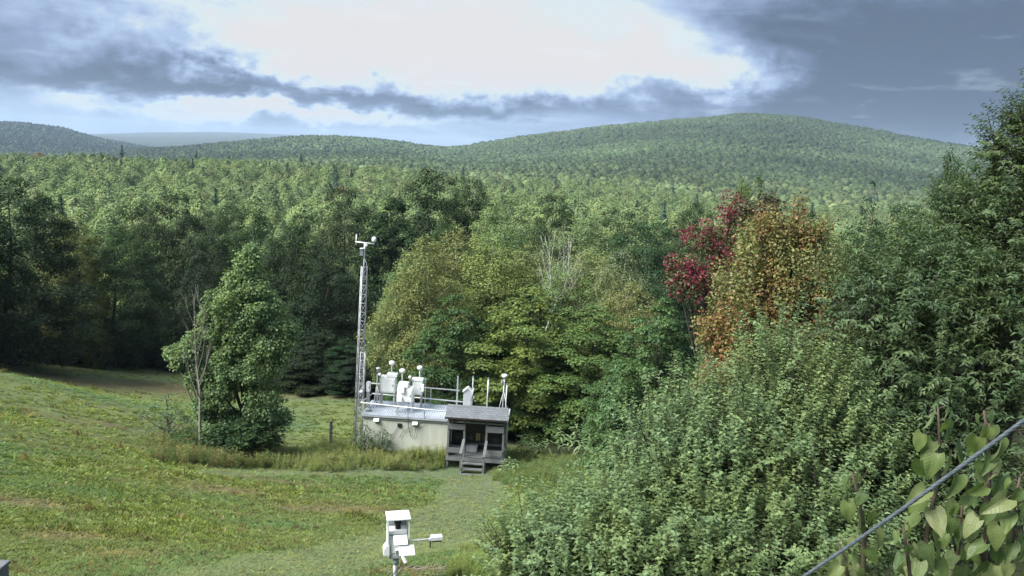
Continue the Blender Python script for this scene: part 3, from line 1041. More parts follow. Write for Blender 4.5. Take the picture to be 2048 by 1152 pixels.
def mass_tree(name, label, ells, base, seed, ncl, per, leaf, cr, tint_, mat, flat=0.8, limbs=40, trunk_r=0.1, aspect=0.8, loose=1.0):
    """tree whose crown is a set of separate leafy masses (px, py, Y, rx, ry, rz)"""
    g = np.random.default_rng(seed)
    E_ = [(at(px, py, Y), np.array([rx, ry, rz])) for (px, py, Y, rx, ry, rz) in ells]
    org = np.array([base[0], base[1], gz(*base)])
    vol = np.array([e[1].prod() ** 0.8 for e in E_])
    wh = g.choice(len(E_), ncl, p=vol / vol.sum())
    C = np.array([e[0] for e in E_])[wh] + unit(g.normal(0, 1, (ncl, 3))) * (loose * g.random(ncl) ** 0.42)[:, None] * np.array([e[1] for e in E_])[wh] - org
    cs_ = g.uniform(*cr, ncl)
    k = np.maximum((per * (cs_ / cs_.mean()) ** 2).astype(int), 6)
    idx = np.repeat(np.arange(ncl), k)
    n = len(idx)
    d = unit(g.normal(0, 1, (n, 3)) + np.array([0, 0, 0.35]))
    P = C[idx] + d * (cs_[idx] * g.random(n) ** 0.45 * (1 + g.normal(0, 0.15, n)))[:, None] * np.array([1, 1, flat])
    N = unit(d * 0.6 + np.array([0, -0.15, 0.7]) + g.normal(0, 0.5, (n, 3)))
    A = unit(d * 0.5 + np.array([0, 0, -0.45]) + g.normal(0, 0.6, (n, 3)))
    Ln = leaf * g.uniform(0.7, 1.3, n)
    V, F = leaf_geo(P, N, A, Ln, Ln * aspect, 0.2, 0.15)
    rt = empty(name, org, 0, label, 'tree')
    cw = link('crown', mesh_np(name + '_crown', V, F, M[mat]), rt)
    cw.color = (*tint_, 1)
    mb = MB()
    top = np.mean([e[0] for e in E_], axis=0) - org
    tp = [Vector((0, 0, -0.3)), Vector(top * 0.35), Vector(top * 0.7), Vector(top)]
    mb.tube(tp, [trunk_r * 1.2, trunk_r, trunk_r * .7, trunk_r * .4], 7, False)
    for e in E_:
        c = Vector(e[0] - org)
        mb.tube([tp[1], tp[1].lerp(c, 0.55) + Vector((0, 0, -0.1)), c], [trunk_r * .5, trunk_r * .35, 0.02], 5, False)
        for q in g.permutation(np.where(np.linalg.norm((C + org - e[0]) / e[1], axis=1) < 1.1)[0])[:limbs // len(E_)]:
            mb.tube([c.lerp(Vector(C[q]), -0.2), c.lerp(Vector(C[q]), 0.5) + Vector((0, 0, -0.05)), Vector(C[q])], [0.022, 0.015, 0.006], 4, False)
    mb.build('trunk', M['bark'], rt, smooth=True)
    return rt


mass_tree('maple_tree', 'crimson red maple left of the orange tree',
          [(px_, py_, Y_ * 1.24, a_ * 1.24, b_ * 1.24, c_ * 1.24) for (px_, py_, Y_, a_, b_, c_) in
           ((1462, 425, 30, .42, .6, .55), (1402, 478, 30, .6, .7, .5), (1372, 560, 29.8, .62, .7, .62), (1440, 510, 30, .55, .7, .9), (1408, 580, 29.8, .65, .7, .6), (1350, 530, 29.9, .35, .5, .25), (1450, 610, 29.9, .5, .6, .5))],
          (float(at(1440, 600, 37.2)[0]), 37.2), 301, 240, 25, 0.115, (0.13, 0.32), (0.175, 0.028, 0.050), 'leaf_red', flat=1.7, loose=1.25)
mass_tree('maple_tree', 'thin dark-red treetop above the orange tree', [(1545, 410, 36, .5, .6, .6), (1530, 450, 36, .7, .7, .7), (1570, 470, 36, .7, .7, .7), (1500, 420, 36.2, .4, .5, .5)],
          (float(at(1545, 600, 36)[0]), 36.0), 331, 60, 55, 0.14, (0.22, 0.45), (0.080, 0.075, 0.045), 'leaf_red')
mass_tree('maple_tree', 'maple turning orange and brown beside the crimson tree',
          [(1545, 505, 22, .8, .9, .65), (1610, 490, 22, .6, .8, .5), (1505, 590, 21.8, .85, .9, .8), (1600, 610, 21.8, 1.0, 1.0, 1.0), (1470, 700, 21.6, .7, .8, .8), (1560, 735, 21.5, 1.1, 1.0, .9), (1525, 465, 22, .3, .5, .5), (1560, 450, 22, .22, .4, .45), (1595, 440, 22.1, .2, .4, .4), (1490, 520, 22, .25, .4, .5), (1640, 465, 22, .25, .4, .45),
           (1660, 560, 22, .6, .8, .7), (1700, 640, 22, .5, .7, .7), (1430, 660, 21.8, .4, .6, .6), (1440, 790, 21.5, .55, .7, .6), (1520, 840, 21.2, .9, .9, .7), (1650, 700, 21.6, .7, .8, .9)],
          (float(at(1560, 700, 22)[0]), 22.0), 351, 620, 58, 0.075, (0.12, 0.30), (0.165, 0.185, 0.078), 'leaf_orange', limbs=120, flat=1.7, loose=1.22)
# lone maple clump in the field
bx, by, bz = on_ground(470, 912)
mass_tree('maple_tree', 'bright green lone maple standing in the mown field',
          [(486, 550, by, .75, .8, 1.05), (468, 610, by, 1.15, 1.1, 1.0), (520, 605, by, 1.0, 1.0, .9), (446, 680, by, 1.1, 1.1, 1.0), (540, 670, by, 1.1, 1.0, .9), (495, 730, by - .4, 1.7, 1.3, 1.0), (562, 695, by, .6, .7, .5),
           (436, 780, by - .3, 1.0, 1.0, .9), (524, 800, by - .4, 1.2, 1.1, .9), (470, 860, by - .3, 1.4, 1.1, .8), (548, 830, by, .8, .8, .5), (582, 665, by, .35, .4, .4), (498, 515, by, .4, .4, .5), (420, 640, by, .5, .6, .5)],
          (bx + 0.3, by), 401, 560, 80, 0.12, (0.2, 0.46), (0.142, 0.200, 0.098), 'leaf', limbs=130, flat=0.95, trunk_r=0.13, loose=1.08)
mass_tree('maple_tree', 'small bright green maple leaning out left of the lone maple',
          [(388, 690, by - .5, .55, .6, .5), (362, 715, by - .5, .5, .6, .5), (395, 750, by - .5, .6, .6, .6), (350, 705, by - .5, .3, .4, .35), (410, 810, by - .5, .5, .6, .6)],
          (bx - 1.3, by - .5), 431, 150, 80, 0.12, (0.2, 0.42), (0.135, 0.190, 0.095), 'leaf', limbs=30, trunk_r=0.05)
mm = tree_meshes('lone_low', 441, H=3.4, base=0.02, rad=1.7, prof='round', nclump=70, per=100, leaf=0.13, cr=(0.3, 0.55), lobes=0.3, inner=0.25, limbs=16, trunk_r=0.04, spread=0.5, aspect=0.8, flat=0.7)
place_px('lone_low', 0, 470, by - 0.5, 820, 175, (0.050, 0.085, 0.038), 'dark low bush around the foot of the lone maple', name='bush', cat='bush', meshes=mm, baseH=3.4, baseR=1.7)
mm = tree_meshes('willow_bush', 451, H=2.6, base=0.05, rad=0.75, prof='egg', nclump=46, per=34, leaf=0.11, cr=(0.16, 0.32), lobes=0.4, inner=0.35, limbs=22, trunk_r=0.03, spread=0.6, aspect=0.45, flat=1.0)
place_px('willow_bush', 0, 335, by - 0.6, 785, 75, (0.115, 0.160, 0.10), 'grey-green willow bush left of the bare dead sapling', name='bush', cat='bush', meshes=mm, baseH=2.6, baseR=0.75)


def dead_tree(px, py_base, Y, top, seed, mat, label, spread=0.35, nb=9, r0=0.07, name='dead_tree', group=None, lo=0.2, fork=2):
    g = random.Random(seed)
    p = at(px, top, Y)
    x = float(p[0])
    z = gz(x, Y)
    H = float(p[2]) - z
    rt = empty(name, (x, Y, z), 0, label, 'tree', group)
    mb = MB()
    tp = [Vector((g.uniform(-1, 1) * 0.012 * H * i, g.uniform(-1, 1) * 0.012 * H * i, H * i / 5 - (0.2 if i == 0 else 0))) for i in range(6)]
    mb.tube(tp, [r0 * 1.2, r0, r0 * .8, r0 * .55, r0 * .3, 0.008], 7, False)
    mb.build('trunk', M[mat], rt, smooth=True)
    for b in range(nb):
        q = lo + (0.92 - lo) * (b + g.random()) / nb
        i = int(q * 5)
        a = tp[i].lerp(tp[min(i + 1, 5)], q * 5 - i)
        an = g.uniform(0, 6.28)
        ln = H * (0.42 - 0.3 * q) * g.uniform(0.7, 1.2)
        d = Vector((math.cos(an) * spread, math.sin(an) * spread, 1)).normalized()
        e = a + d * ln + Vector((0, 0, 0.05 * ln))
        m2 = a.lerp(e, 0.5) + Vector((math.cos(an), math.sin(an), -0.3)) * 0.06 * ln
        bm_ = MB()
        rr_ = max(r0 * (1 - q) * 0.6, 0.014)
        bm_.tube([a, m2, e], [rr_, rr_ * 0.7, 0.006], 5, False)
        for s in range(fork):
            st = m2.lerp(e, g.uniform(0, 0.6))
            an2 = an + g.uniform(-1.2, 1.2)
            e2 = st + Vector((math.cos(an2) * spread * 1.4, math.sin(an2) * spread * 1.4, 1)).normalized() * ln * g.uniform(0.3, 0.6)
            bm_.tube([st, st.lerp(e2, 0.5) + Vector((0.02, 0.01, 0.02)), e2], [rr_ * 0.55, rr_ * .4, 0.004], 4, False)
        bm_.build('branch', M[mat], rt, smooth=True)
    return rt


dead_tree(400, 890, by - 1.6, 588, 3, 'deadwood', 'bare grey dead sapling in front of the lone maple', spread=0.30, nb=13, r0=0.05, lo=0.30)
dead_tree(1100, 600, 57, 478, 8, 'birch', 'bare white dead birch with thin upright twigs above the grove', spread=0.42, nb=11, r0=0.075, lo=0.55, fork=3)
dead_tree(1135, 600, 57.5, 470, 12, 'birch', 'taller bare white dead birch with forked top above the grove', spread=0.42, nb=12, r0=0.08, lo=0.55, fork=3)
dead_tree(1170, 600, 59, 520, 16, 'birch', 'short broken bare birch leaning beside the forked dead birch', spread=0.9, nb=8, r0=0.07, lo=0.6, fork=2)

# ------------------------------------------------------------------ the woods on the plain and the hills


def far_tree(name, seed, H, rad, n, size, prof, mat, sub=3, core=0.86, cmat=None):
    g = np.random.default_rng(seed)
    t = g.random(n) ** 0.8
    f = PROF[prof](t)
    a = g.random(n) * 6.2832
    ph = g.random(3) * 6.28
    lob = 1 + 0.28 * np.sin(3 * a + ph[0] + 6 * t) + 0.22 * np.sin(2 * a + ph[1] - 9 * t)
    lob = lob + 0.16 * np.sin(7 * a + 13 * t + ph[2]) + 0.12 * np.sin(5 * a - 17 * t + ph[0])
    rr = rad * f * lob * np.where(g.random(n) < 0.25, g.uniform(0.45, 0.8, n), g.uniform(0.78, 1.02, n))
    P = np.stack([np.cos(a) * rr, np.sin(a) * rr, H * (0.08 + 0.92 * t) - size * 0.3], 1)
    out = np.stack([np.cos(a), np.sin(a), np.zeros(n)], 1)
    N = unit(out * (1.0 - 0.6 * t)[:, None] + np.array([0, 0, 0.75]) + g.normal(0, 0.22, (n, 3)))
    A = unit(g.normal(0, 1, (n, 3)) + np.array([0, 0, -0.3]))
    L = size * g.uniform(0.7, 1.3, n)
    V, F = leaf_geo(P - A * L[:, None] * 0.5, N, A, L, L * 0.85, 0.15, 0.05)
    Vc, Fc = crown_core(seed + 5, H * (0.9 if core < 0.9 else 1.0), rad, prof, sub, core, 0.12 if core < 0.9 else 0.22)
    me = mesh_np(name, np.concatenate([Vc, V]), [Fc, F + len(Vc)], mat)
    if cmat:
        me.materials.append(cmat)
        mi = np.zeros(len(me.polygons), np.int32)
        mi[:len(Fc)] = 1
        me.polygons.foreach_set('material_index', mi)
    sm = np.zeros(len(me.polygons), bool)
    sm[:len(Fc)] = True
    me.polygons.foreach_set('use_smooth', sm)
    return me


FOREST_TINT = np.array([(0.080, 0.118, 0.052), (0.090, 0.126, 0.056), (0.100, 0.135, 0.060), (0.118, 0.146, 0.062), (0.072, 0.108, 0.052), (0.094, 0.130, 0.068), (0.122, 0.135, 0.070)]) * 1.2
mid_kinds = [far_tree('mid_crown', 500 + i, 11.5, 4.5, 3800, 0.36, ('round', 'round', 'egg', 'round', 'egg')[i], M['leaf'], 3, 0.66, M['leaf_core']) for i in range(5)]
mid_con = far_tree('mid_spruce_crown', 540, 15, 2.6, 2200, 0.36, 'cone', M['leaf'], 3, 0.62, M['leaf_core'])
_tm = MB()
_tm.tube([(0, 0, -0.5), (0.05, 0, 4), (0, 0.06, 9)], [0.22, 0.16, 0.06], 6, False)
mid_trunk = _tm.mesh('mid_trunk', M['bark'], smooth=True)

# scatter over the wooded land, keep what the skyline does not hide
g0 = np.random.default_rng(99)
pts = []
for (r0, r1, sp) in ((100, 250, 5.8), (250, 700, 5.5), (700, 1500, 6.2), (1500, 2700, 6.8), (2700, 4200, 9.5)):
    amax = R(37)
    area = amax * (r1 * r1 - r0 * r0)
    n = int(area / sp ** 2)
    r_ = np.sqrt(g0.uniform(r0 * r0, r1 * r1, n))
    a_ = g0.uniform(-amax, amax, n)
    pts.append(np.stack([np.sin(a_) * r_, np.cos(a_) * r_, np.full(n, sp)], 1))
pts = np.concatenate(pts)
rP = np.hypot(pts[:, 0], pts[:, 1])
aP = np.arctan2(pts[:, 0], pts[:, 1])
zP = ground_z(pts[:, 0], pts[:, 1])
# horizon test against the bare land, with the tree height to spare
_ra = np.geomspace(95, 4300, 150)
_aa = np.linspace(R(-38), R(38), 160)
_GA, _GR = np.meshgrid(_aa, _ra)
_ge = (ground_z((np.sin(_GA) * _GR).ravel(), (np.cos(_GA) * _GR).ravel()).reshape(_GA.shape) - CZ + 6.0) / _GR
_gm = np.maximum.accumulate(_ge, axis=0)
ia = np.clip(((aP - _aa[0]) / (_aa[1] - _aa[0])).astype(int), 0, len(_aa) - 1)
ir = np.clip(np.searchsorted(_ra, rP * 0.97) - 1, 0, len(_ra) - 1)
vis = (zP + 16 - CZ) / rP > _gm[ir, ia]
pts, rP, aP, zP = pts[vis], rP[vis], aP[vis], zP[vis]
nz = fbm(pts[:, 0] / 60, pts[:, 1] / 60, 91, 3)
patch = fbm(pts[:, 0] / 260, pts[:, 1] / 260, 95, 3)
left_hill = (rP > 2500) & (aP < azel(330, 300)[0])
mid_hill = (rP > 1500) & (aP < azel(880, 300)[0])
evergreen = g0.random(len(pts)) < np.where(left_hill, 0.6, np.where(mid_hill, 0.25, np.where(rP < 700, 0.015, np.where(patch > 0.66, 0.12, 0.015))))  # more evergreens on left and middle hills, darkening them as under cloud shadow
tix = g0.integers(0, len(FOREST_TINT), len(pts))
stand = fbm(pts[:, 0] / 420, pts[:, 1] / 300, 97, 4)  # broad cloud shading put into the hill trees' colour, not real tree stands
tint = (FOREST_TINT[tix] * 0.5 + FOREST_TINT.mean(0) * 0.5) * g0.uniform(0.84, 1.16, (len(pts), 1)) * (0.8 + 0.4 * nz)[:, None] * np.where(rP > 700, 0.2 + 1.6 * stand, 1.0)[:, None]  # stand: broad cloud shading put into the hill trees' tint
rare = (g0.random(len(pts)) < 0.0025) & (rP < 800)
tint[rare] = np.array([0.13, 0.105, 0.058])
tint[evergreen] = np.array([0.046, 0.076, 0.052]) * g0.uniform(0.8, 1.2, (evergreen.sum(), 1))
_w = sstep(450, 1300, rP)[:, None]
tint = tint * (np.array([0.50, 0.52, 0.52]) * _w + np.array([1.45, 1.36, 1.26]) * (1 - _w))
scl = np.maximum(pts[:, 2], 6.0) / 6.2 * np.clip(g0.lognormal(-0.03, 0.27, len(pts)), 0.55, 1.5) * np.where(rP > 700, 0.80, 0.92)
tint[left_hill] = tint[left_hill] * np.array([0.62, 0.68, 0.8])  # cloud shadow over the left hill, put into its trees' tint
scl = np.where(rP > 1500, scl * 0.92, scl)
order = np.argsort(rP)
front = [k for k in order if rP[k] > 112][:230]
fs = set(front)
LAB = {0: 'green broadleaf tree in the dense wood below the field', 1: 'pale yellowish broadleaf tree in the dense wood below the field', 2: 'dark evergreen in the dense wood below the field', 3: 'rusty orange tree in the dense wood below the field'}
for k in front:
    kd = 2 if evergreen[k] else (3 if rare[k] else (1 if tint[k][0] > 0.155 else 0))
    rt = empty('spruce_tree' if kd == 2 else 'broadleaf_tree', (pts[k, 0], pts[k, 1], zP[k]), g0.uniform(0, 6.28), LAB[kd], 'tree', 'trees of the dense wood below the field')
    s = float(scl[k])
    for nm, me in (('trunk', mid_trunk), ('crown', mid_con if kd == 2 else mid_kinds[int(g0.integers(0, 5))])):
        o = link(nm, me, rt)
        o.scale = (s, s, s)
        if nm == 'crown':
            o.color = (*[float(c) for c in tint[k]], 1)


def proto_collection(name, meshes):
    c = bpy.data.collections.new(name)
    for i, me in enumerate(meshes):
        o = bpy.data.objects.new('%s_form' % name, me)
        c.objects.link(o)
    return c


def scatter(name, P, scale, rotz, idx, col, coll, tilt=None):
    """one object of uncountable stuff: instances of a few forms on points"""
    me = bpy.data.meshes.new(name)
    n = len(P)
    me.vertices.add(n)
    me.vertices.foreach_set('co', np.ascontiguousarray(P, np.float32).ravel())
    a = me.attributes.new('col', 'FLOAT_COLOR', 'POINT')
    c4 = np.ones((n, 4), np.float32)
    c4[:, :3] = col
    a.data.foreach_set('color', c4.ravel())
    a = me.attributes.new('sca', 'FLOAT_VECTOR', 'POINT')
    scale = np.asarray(scale, np.float32)
    if scale.ndim == 1:
        scale = np.repeat(scale[:, None], 3, 1)
    a.data.foreach_set('vector', np.ascontiguousarray(scale).ravel())
    a = me.attributes.new('rot', 'FLOAT_VECTOR', 'POINT')
    r3 = np.zeros((n, 3), np.float32)
    r3[:, 2] = rotz
    if tilt is not None:
        r3[:, :2] = tilt
    a.data.foreach_set('vector', r3.ravel())
    a = me.attributes.new('idx', 'INT', 'POINT')
    a.data.foreach_set('value', np.asarray(idx, np.int32))
    o = link(name, me)
    ng = bpy.data.node_groups.new(name, 'GeometryNodeTree')
    ng.interface.new_socket('Geometry', in_out='INPUT', socket_type='NodeSocketGeometry')
    ng.interface.new_socket('Geometry', in_out='OUTPUT', socket_type='NodeSocketGeometry')
    N_ = ng.nodes
    gi, go = N_.new('NodeGroupInput'), N_.new('NodeGroupOutput')
    ci = N_.new('GeometryNodeCollectionInfo')
    ci.inputs['Collection'].default_value = coll
    ci.inputs['Separate Children'].default_value = True
    ci.inputs['Reset Children'].default_value = True
    ip = N_.new('GeometryNodeInstanceOnPoints')
    ip.inputs['Pick Instance'].default_value = True

    def attr(nm, typ):
        q_ = N_.new('GeometryNodeInputNamedAttribute')
        q_.data_type = typ
        q_.inputs['Name'].default_value = nm
        return q_.outputs['Attribute']
    ng.links.new(gi.outputs[0], ip.inputs['Points'])
    ng.links.new(ci.outputs[0], ip.inputs['Instance'])
    ng.links.new(attr('idx', 'INT'), ip.inputs['Instance Index'])
    ng.links.new(attr('sca', 'FLOAT_VECTOR'), ip.inputs['Scale'])
    er = N_.new('FunctionNodeEulerToRotation')
    ng.links.new(attr('rot', 'FLOAT_VECTOR'), er.inputs[0])
    ng.links.new(er.outputs[0], ip.inputs['Rotation'])
    ng.links.new(ip.outputs[0], go.inputs[0])
    md = o.modifiers.new('scatter', 'NODES')
    md.node_group = ng
    return o


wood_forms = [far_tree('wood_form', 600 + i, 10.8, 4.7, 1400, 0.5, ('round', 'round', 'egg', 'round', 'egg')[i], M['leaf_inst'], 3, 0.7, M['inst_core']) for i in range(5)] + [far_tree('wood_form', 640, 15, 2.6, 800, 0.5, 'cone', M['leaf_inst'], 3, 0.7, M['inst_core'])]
hill_forms = [far_tree('hill_form', 700 + i, 10.5, 4.6, 60, 1.6, ('round', 'egg', 'round', 'round')[i], M['leaf_inst'], 2, 0.95) for i in range(4)] + [far_tree('hill_form', 740, 11, 3.2, 46, 1.5, 'cone', M['leaf_inst'], 2, 0.95)]
rest = np.array([k for k in range(len(pts)) if k not in fs and rP[k] > 108])
near_w = rest[rP[rest] < 700]
far_w = rest[rP[rest] >= 700]


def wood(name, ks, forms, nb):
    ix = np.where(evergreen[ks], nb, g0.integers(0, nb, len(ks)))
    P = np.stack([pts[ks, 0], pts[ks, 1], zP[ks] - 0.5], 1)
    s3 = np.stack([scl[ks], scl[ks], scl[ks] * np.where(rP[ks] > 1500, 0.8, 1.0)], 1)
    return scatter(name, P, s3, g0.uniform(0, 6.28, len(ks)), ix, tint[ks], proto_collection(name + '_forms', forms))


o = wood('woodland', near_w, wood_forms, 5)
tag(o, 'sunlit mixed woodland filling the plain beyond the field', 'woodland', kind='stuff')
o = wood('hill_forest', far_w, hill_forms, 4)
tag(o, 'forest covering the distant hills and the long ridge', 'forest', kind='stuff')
print('forest', len(near_w), len(far_w), 'front r', rP[front[-1]])

# ------------------------------------------------------------------ the monitoring shelter
PSI = R(2.6)
SH0 = np.array([-6.97, 42.70, 0.03])
SU = np.array([math.cos(PSI), -math.sin(PSI), 0])
SV = np.array([math.sin(PSI), math.cos(PSI), 0])


def L(px, py, v):
    """shelter coordinates (u, v, w) of a photo pixel on the plane at depth v"""
    d = ray(px, py)
    t = (v - (CAMP - SH0) @ SV) / (d @ SV)
    q = CAMP + d * t - SH0
    return (float(q @ SU), v, float(q[2]))


def shelter_thing(name, label, cat, group=None, uvw=(0, 0, 0)):
    p = SH0 + SU * uvw[0] + SV * uvw[1] + np.array([0, 0, uvw[2]])
    return empty(name, p, -PSI, label, cat, group)


class SB(MB):
    """mesh in shelter coordinates, relative to an origin"""
    def __init__(self, org=(0, 0, 0)):
        super().__init__()
        self.o = Vector(org)

    def add(self, V, F):
        return super().add([Vector(p) - self.o for p in V], F)


SH_H, SH_W, LP, WP, DP = 1.98, 2.2, 4.33, 2.72, 1.35
SL = LP + WP
sh = shelter_thing('shelter', 'long beige instrument shelter with ribbed metal roof beside the porch', 'shelter')
SB().box((SL / 2, SH_W / 2, (SH_H - 0.6) / 2), (SL, SH_W, SH_H + 0.6)).build('wall', M['wall'], sh)
for k in range(1, 4):
    SB().box((k * 1.22, -0.002, 0.9), (0.025, 0.008, 2.0)).build('wall_seam', M['wall'], sh)
SB().box((SL / 2, -0.03, SH_H - 0.10), (SL + 0.06, 0.06, 0.17)).build('fascia', M['fascia'], sh, 0.008)
gt = SB().box((SL / 2, -0.085, SH_H - 0.035), (SL + 0.1, 0.05, 0.06)).build('gutter', M['galv'], sh, 0.006)
# ribbed roof, ribs run front to back
rv, rf = [], []
nrib = 62
prof = []
for k in range(nrib):
    u0 = -0.08 + (SL + 0.16) * k / nrib
    du = (SL + 0.16) / nrib
    prof += [(u0, 0.0), (u0 + du * 0.45, 0.0), (u0 + du * 0.58, 0.042), (u0 + du * 0.86, 0.042)]
prof.append((SL + 0.08, 0.0))
SBr = SB()
nn = len(prof)
Vr = [(u, v, SH_H + 0.012 + zz + 0.05 * (v / SH_W)) for v in (-0.09, SH_W + 0.08) for (u, zz) in prof]
Vr += [(u, v, SH_H - 0.004 + 0.05 * (v / SH_W)) for v in (-0.085, SH_W + 0.075) for u in (-0.08, SL + 0.08)]
SBr.add(Vr, [(i, i + 1, nn + i + 1, nn + i) for i in range(nn - 1)] + [(2 * nn, 2 * nn + 2, 2 * nn + 3, 2 * nn + 1)])
SBr.build('roof', M['roofmetal'], sh)
for (px, py, dark) in ((753, 842, 0), (799, 851, 1), (830, 849, 0)):
    u, _, ww = L(px, py, -0.06)
    v_ = SB().box((u, -0.035, ww), (0.20, 0.07, 0.19)).build('vent', M['black'] if dark else M['grey'], sh, 0.006)
    if not dark:
        SB().prism([(-0.20, ww + 0.01), (-0.03, ww + 0.14), (-0.03, ww + 0.16), (-0.22, ww + 0.03)], 0, u - 0.13, u + 0.13).build('vent_hood', M['white'], v_)
    else:
        SB().box((u, -0.075, ww), (0.15, 0.01, 0.14)).build('grille', M['black'], v_)
for pts_ in ([(816, 800, -0.02), (816, 832, -0.13), (817, 855, -0.08), (822, 874, -0.07), (829, 872, -0.07), (832, 855, -0.07)], [(795, 856, -0.05), (783, 872, -0.05), (776, 893, -0.05)],
             [(849, 823, -0.02), (848, 845, -0.12), (806, 862, -0.06), (799, 875, -0.06)]):
    SB().tube([L(*p) for p in pts_], 0.014, 5).build('cable', M['black'], sh, smooth=True)

# guard rail round the roof
gr = shelter_thing('guard_rail', 'pale tubular guard rail standing round the shelter roof', 'railing', uvw=(0, 0, SH_H))
O = (0, 0, SH_H)


def rail(a, b, r=0.033, nm='rail', mat='galv_light', par=None, n=8):
    SB(O).tube([a, b], r, n).build(nm, M[mat], par or gr, smooth=True)


fl = L(722, 805, 0.02)
bl = L(745, 787, SH_W - 0.05)
fr = L(897, 823.5, 0.02)
br_ = L(939, 805, SH_W - 0.05)
fre = (fl[0] + (fr[0] - fl[0]) * 1.55, 0.02, fl[2] + (fr[2] - fl[2]) * 1.55)
rail(fl, fre)
rail(bl, br_)
rail(fl, bl, 0.026)
ul, ur = L(735, 766, SH_W - 0.02), L(920, 781, SH_W - 0.02)
rail(ul, ur)
rail(L(948, 777, SH_W - 0.6), br_, 0.024)
rail(L(949, 792, SH_W - 0.3), L(941, 806, SH_W - 0.1), 0.02)
for (p, zt) in ((L(727, 806, 0.02), None), (L(795, 812, 0.02), None), (L(849, 818, 0.02), None), (L(750, 788, SH_W - 0.05), None), (L(862, 776, SH_W - 0.02), None)):
    SB(O).bar((p[0], p[1], SH_H + 0.0), (p[0], p[1], p[2]), 0.06, 0.06).build('post', M['galv'], gr)
p = L(916, 753, SH_W - 0.02)
SB(O).bar((p[0], p[1], SH_H + 0.02), p, 0.075, 0.075).build('post', M['galv'], gr)


def sampler(name, label, px0, px1, py0, py1, v, dep, head=None, cap=None, legs_to=None, extra=None):
    """white enclosure; head = (px, top row, bottom row) of its inlet"""
    a, b = L(px0, py1, v), L(px1, py0, v)
    u0, u1, w0, w1 = a[0], b[0], a[2], b[2]
    t = shelter_thing(name, label, 'air sampler' if head else 'enclosure', None, (u0, v, SH_H))
    o_ = (u0, v, SH_H)
    bd = SB(o_).box(((u0 + u1) / 2, v + dep / 2, (w0 + w1) / 2), (u1 - u0, dep, w1 - w0)).build('cabinet', M['white'], t, 0.015)
    SB(o_).box(((u0 + u1) / 2, v - 0.012, (w0 + w1) / 2 - 0.02), ((u1 - u0) * 0.86, 0.02, (w1 - w0) * 0.82)).build('door', M['white'], bd, 0.008)
    SB(o_).box((u1 - (u1 - u0) * 0.16, v - 0.035, (w0 + w1) / 2), (0.03, 0.03, 0.10)).build('latch', M['grey'], bd)
    if cap:
        c0, c1, cy = cap
        ca, cb = L(c0, cy, v), L(c1, cy, v)
        SB(o_).box(((ca[0] + cb[0]) / 2, v + dep / 2, (w1 + ca[2]) / 2), (cb[0] - ca[0], dep + 0.04, max(ca[2] - w1, 0.05))).build('lid', M['white'], t, 0.01)
        w1 = max(w1, ca[2])
    if head:
        hx, hy0, hy1 = head
        hp = L(hx, hy0, v + dep / 2)
        hb = L(hx, hy1, v + dep / 2)
        SB(o_).tube([(hb[0], v + dep / 2, w1 - 0.05), (hp[0], v + dep / 2, hb[2])], 0.032, 8).build('inlet_pipe', M['galv_light'], t, smooth=True)
        hh = hp[2] - hb[2]
        SB(o_).lathe((hp[0], v + dep / 2, hb[2]), [(0.05, -0.05), (0.07, -0.01), (0.135, 0.0), (0.15, hh * 0.35), (0.145, hh * 0.75), (0.10, hh), (0.02, hh * 1.05)], 18).build('inlet_head', M['white'], t, smooth=True)
    if legs_to is not None:
        for (du, dv) in ((0.05, 0.05), (0.05, dep - 0.05), (u1 - u0 - 0.05, 0.05), (u1 - u0 - 0.05, dep - 0.05)):
            SB(o_).bar((u0 + du, v + dv, legs_to), (u0 + du, v + dv, w0 + 0.02), 0.05, 0.05).build('leg', M['galv'], t)
        SB(o_).bar((u0 - 0.04, v + 0.02, legs_to + 0.04), (u1 + 0.04, v + 0.02, legs_to + 0.04), 0.05, 0.05).build('foot_rail', M['grey'], t)
    for (e0, e1, e2, e3, mt, dv) in (extra or []):
        ea, eb = L(e0, e3, v - dv), L(e1, e2, v - dv)
        SB(o_).box(((ea[0] + eb[0]) / 2, v - dv + 0.05, (ea[2] + eb[2]) / 2), (eb[0] - ea[0], 0.16, eb[2] - ea[2])).build('side_box', M[mt], t, 0.008)
    return t


RZ = SH_H + 0.05
sampler('air_sampler', 'widest white air sampler cabinet on the shelter roof with tall inlet', 760, 791, 755, 785, 1.35, 0.42, (784, 722, 729), (773, 794, 748), RZ)
sampler('air_sampler', 'low white air sampler standing in front of the other cabinets on the shelter roof', 793, 826, 777, 804, 0.55, 0.40, (805, 738, 744.5), (797, 816, 766), RZ,
        [(800, 809, 774, 786, 'white', 0.10), (793, 804, 794, 803, 'white', 0.10)])
sampler('air_sampler', 'narrow white air sampler nearest the house-shaped box on the shelter roof', 824, 845, 763, 790, 1.35, 0.42, (840, 732, 738.5), (823, 846, 758), RZ,
        [(842, 848, 769, 783, 'white', 0.05)])
sampler('small_enclosure', 'small slim white enclosure at the mast end of the shelter roof', 732, 740, 765, 784, 1.0, 0.25, None, None, RZ)
